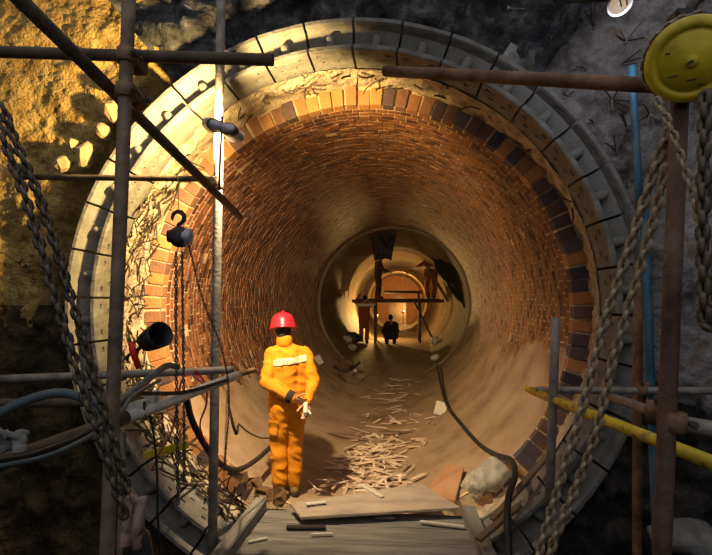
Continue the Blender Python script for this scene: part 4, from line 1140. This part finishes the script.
for i in range(n + 1):
    for j in range(n + 1):
        u, t_ = i / n - .5, j / n
        b.v.append(Vector((u * (0.75 - 0.28 * t_), 0.14 * fbm((u * 4, t_ * 3, 4)), -t_ * 0.78 + 0.05 * fbm((u * 3, 2, t_ * 3)))))
for i in range(n):
    for j in range(n):
        a = i * (n + 1) + j; b.f.append((a, a + 1, a + n + 2, a + n + 1))
o = b.build('hanging_cloth', M['tarp'], None, True); o.location = P(383, 231, 13.2); md = o.modifiers.new('t', 'SOLIDIFY'); md.thickness = 0.03; tag(o, 'black cloth hanging from the tunnel crown', 'cloth')
# far work lamps
for k, (px, py, dp, en, lab) in enumerate([(377, 316, 19.4, 230, 'glowing work lamp on a stand behind the far platform'), (402, 276, 25.0, 420, 'bright lamp under the crown deep in the tunnel'), (403, 312, 30.3, 90, 'lamp glowing in the small arched opening at the tunnel end')]):
    c = P(px, py, dp); t = empty('work_lamp', c, lab, 'lamp')
    b = MB(); b.lathe([(0.0, -0.06), (0.07, -0.06), (0.09, 0.0), (0.085, 0.05)], 16, frame_to(Vector((0.5, 0.6, 0.3))).to_4x4()); b.build('housing', M['grey'], t, True)
    b = MB(); b.ell((0.02, 0.0, 0.02), (0.06, 0.06, 0.06)); b.build('bulb', M['lens'], t, True)
    if k == 0:
        b = MB(); b.tube([(0, 0, -0.05), (0, 0, zf(c.x, c.y) - c.z)], 0.02, 8); b.build('stand', M['dsteel'], t)
    elif k == 1:
        b = MB(); b.tube([(0, 0, 0.05), (0, 0, 0.5)], 0.01, 8); b.build('cord', M['black'], t)
    else:
        b = MB(); b.tube([(0, 0, -0.05), (0, 0, 0.42 - c.z)], 0.02, 8); b.build('stand', M['dsteel'], t)
    if k == 0: point('far_lamp_light', c + Vector((-0.10, -0.10, 0.1)), en, (1.0, 0.58, 0.18), 0.08, t)
    elif k == 2: point('far_lamp_light', c + Vector((0.12, 0.05, 0.15)), en, (1.0, 0.58, 0.2), 0.08, t)
    else: spot('far_lamp_light', c + Vector((0.0, 0.0, -0.12)), c + Vector((0, 3.0, -1.2)), en, 165, 0.5, (1.0, 0.50, 0.14), t, 0.08)

# ================================================================== THINGS LYING IN THE TUNNEL
def on_floor(px, py):
    d = _F + _Rt * ((px - 356.0) / F_PX) - _U * ((py - 277.5) / F_PX)
    lo, hi = 2.0, 28.0
    for _ in range(60):
        y = (lo + hi) / 2; p = Vector((0, 0, CAMZ)) + d * (y / d.y)
        if p.z > floor_z(p.x, y): lo = y
        else: hi = y
    p = Vector((0, 0, CAMZ)) + d * (lo / d.y); return p
def lump(name, px, py, size, mat, lab, cat, seed=0, flat=1.0):
    c = on_floor(px, py); b = MB(); b.ell((0, 0, 0), (size, size * .8, size * .7 * flat), None, 12, 8)
    for p in b.v: p += p.normalized() * size * 0.35 * fbm(p / size * 0.9 + Vector((seed, 0, 0)), 1.0, 3)
    o = b.build(name, M[mat], None); o.location = c + Vector((0, 0, size * .5 * flat)); return tag(o, lab, cat)
lump('stone', 346, 367, 0.20, 'brown', 'large brown lump of stone at the left side of the tunnel', 'stone', 1)
lump('stone', 355, 372, 0.06, 'white', 'small white stone in front of the brown lump', 'stone', 2)
lump('bag', 347, 342, 0.16, 'sack', 'pale bag on the left side under the far platform', 'bag', 3)
lump('bag', 352, 350, 0.15, 'sack', 'pale bag in front of the other one, left of the far platform', 'bag', 4)
lump('bag', 354, 341, 0.24, 'tarp', 'dark bundle behind the pale bags', 'bundle', 6)
lump('stone', 435, 360, 0.13, 'white', 'white lump on the right where the long hose begins', 'stone', 5)
b = MB(); b.lathe([(0.0, 0), (0.10, 0), (0.14, 0.26), (0.128, 0.26), (0.09, 0.02), (0, 0.02)], 18); c = on_floor(435, 345); o = b.build('bucket', M['white'], None, True); o.location = c; tag(o, 'small white bucket at the right side before the far platform', 'bucket')
for k, (px, py, w, h, rz, lab) in enumerate([(319, 365, 0.22, 0.20, 30, 'pale square tile leaning on the left side of the tunnel'), (439, 415, 0.17, 0.20, -15, 'pale square tile beside the long black hose')]):
    c = on_floor(px, py); b = MB(); b.box((0, 0, h / 2), (w, 0.02, h)); o = b.build('tile', M['tile'], None, bevel=0.003); o.location = c; o.rotation_euler = (R_(-28), R_(12 if k else -20), R_(rz)); tag(o, lab, 'tile')
# splinters strewn along the invert
shard_me = []
for k in range(8):
    L = random.uniform(0.15, 0.34); W = random.uniform(0.022, 0.05); T = random.uniform(0.005, 0.009)
    pts = [(-L / 2, -W * .3), (-L * .2, -W / 2), (L * .3, -W * .45), (L / 2, random.uniform(-.2, .2) * W), (L * .25, W / 2), (-L * .35, W * .4)]
    v = [(x, y, -T / 2) for x, y in pts] + [(x, y, T / 2) for x, y in pts]; n = len(pts)
    f = [tuple(range(n))[::-1], tuple(range(n, 2 * n))] + [(i, (i + 1) % n, n + (i + 1) % n, n + i) for i in range(n)]
    me = pyd('splinter', v, f); me.materials.append(M['shard']); shard_me.append(me)
rs = random.Random(11)
cnt = 0
while cnt < 285:
    t_ = rs.random()
    if cnt < 190: py = rs.uniform(448, 494); wl_ = (322 + (494 - py) * .15, 412 + rs.uniform(-6, 6))
    elif cnt < 250: py = rs.uniform(410, 450); wl_ = (340, 432)
    else: py = rs.uniform(380, 412); wl_ = (366, 412)
    px = rs.gauss((wl_[0] + wl_[1]) / 2 + 6, (wl_[1] - wl_[0]) * .23)
    if not wl_[0] - 14 < px < wl_[1] + 14: continue
    c = on_floor(px, py)
    o = link('splinter', rs.choice(shard_me), None)
    sc_ = rs.uniform(0.55, 1.15) * (1.25 if py < 412 else 1)
    o.scale = (sc_, sc_, 1)
    o.location = c + Vector((0, 0, 0.012 + (0.05 * rs.random() if cnt < 190 else 0.012)))
    o.rotation_euler = (R_(rs.gauss(0, 9)), R_(rs.gauss(0, 9)), rs.gauss(0.1, 0.9))
    if py > 448: lab, gr = 'pale wood splinter in the dense heap behind the plywood sheet', 'splinters in the heap'
    elif py > 410: lab, gr = 'pale wood splinter scattered along the middle of the tunnel floor', 'splinters along the floor'
    else: lab, gr = 'pale wood splinter lying farthest into the tunnel', 'farthest splinters'
    tag(o, lab, 'splinter', gr); cnt += 1
for k, (px, py, L, rz, mt, lab) in enumerate([(372, 491, 0.30, -50, 'tile', 'pale strip sticking out over the plywood sheet'), (333, 436, 0.9, -8, 'wood', 'long thin stick lying at the left of the splinters'), (405, 434, 0.75, 3, 'wood', 'long brown stick lying at the right of the splinters'), (316, 503, 0.16, 20, 'tile', 'small pale chip lying on the plywood sheet')]):
    c = onz(px, py, zc + 0.05) if k in (0, 3) else on_floor(px, py) + Vector((0, 0, .03))
    b = MB(); b.box((0, 0, 0), (L, 0.04, 0.012)); o = b.build('wood_strip', M[mt], None, bevel=0.002); o.location = c; o.rotation_euler = (0, 0, R_(rz)); tag(o, lab, 'wood strip')
# broken bricks by the left deck beam
for k in range(10):
    px, py = 238 + k * 5.2 + random.uniform(-3, 3), 476 + k * 2.4 + random.uniform(-4, 6)
    c = P(px, py, 4.12 + (0.10 if k % 2 else -0.06))
    b = MB(); b.box((0, 0, 0), (random.uniform(.08, .15), random.uniform(.07, .10), random.uniform(.05, .08)))
    for p in b.v: p += Vector((random.uniform(-.012, .012), random.uniform(-.012, .012), random.uniform(-.012, .012)))
    o = b.build('broken_brick', M['brown'], None, bevel=0.004); o.location = c; o.rotation_euler = (random.uniform(-.5, .5), random.uniform(-.5, .5), random.uniform(0, 3))
    tag(o, 'broken brick lying between the rebar and the left deck beam', 'brick', 'broken bricks by the deck')
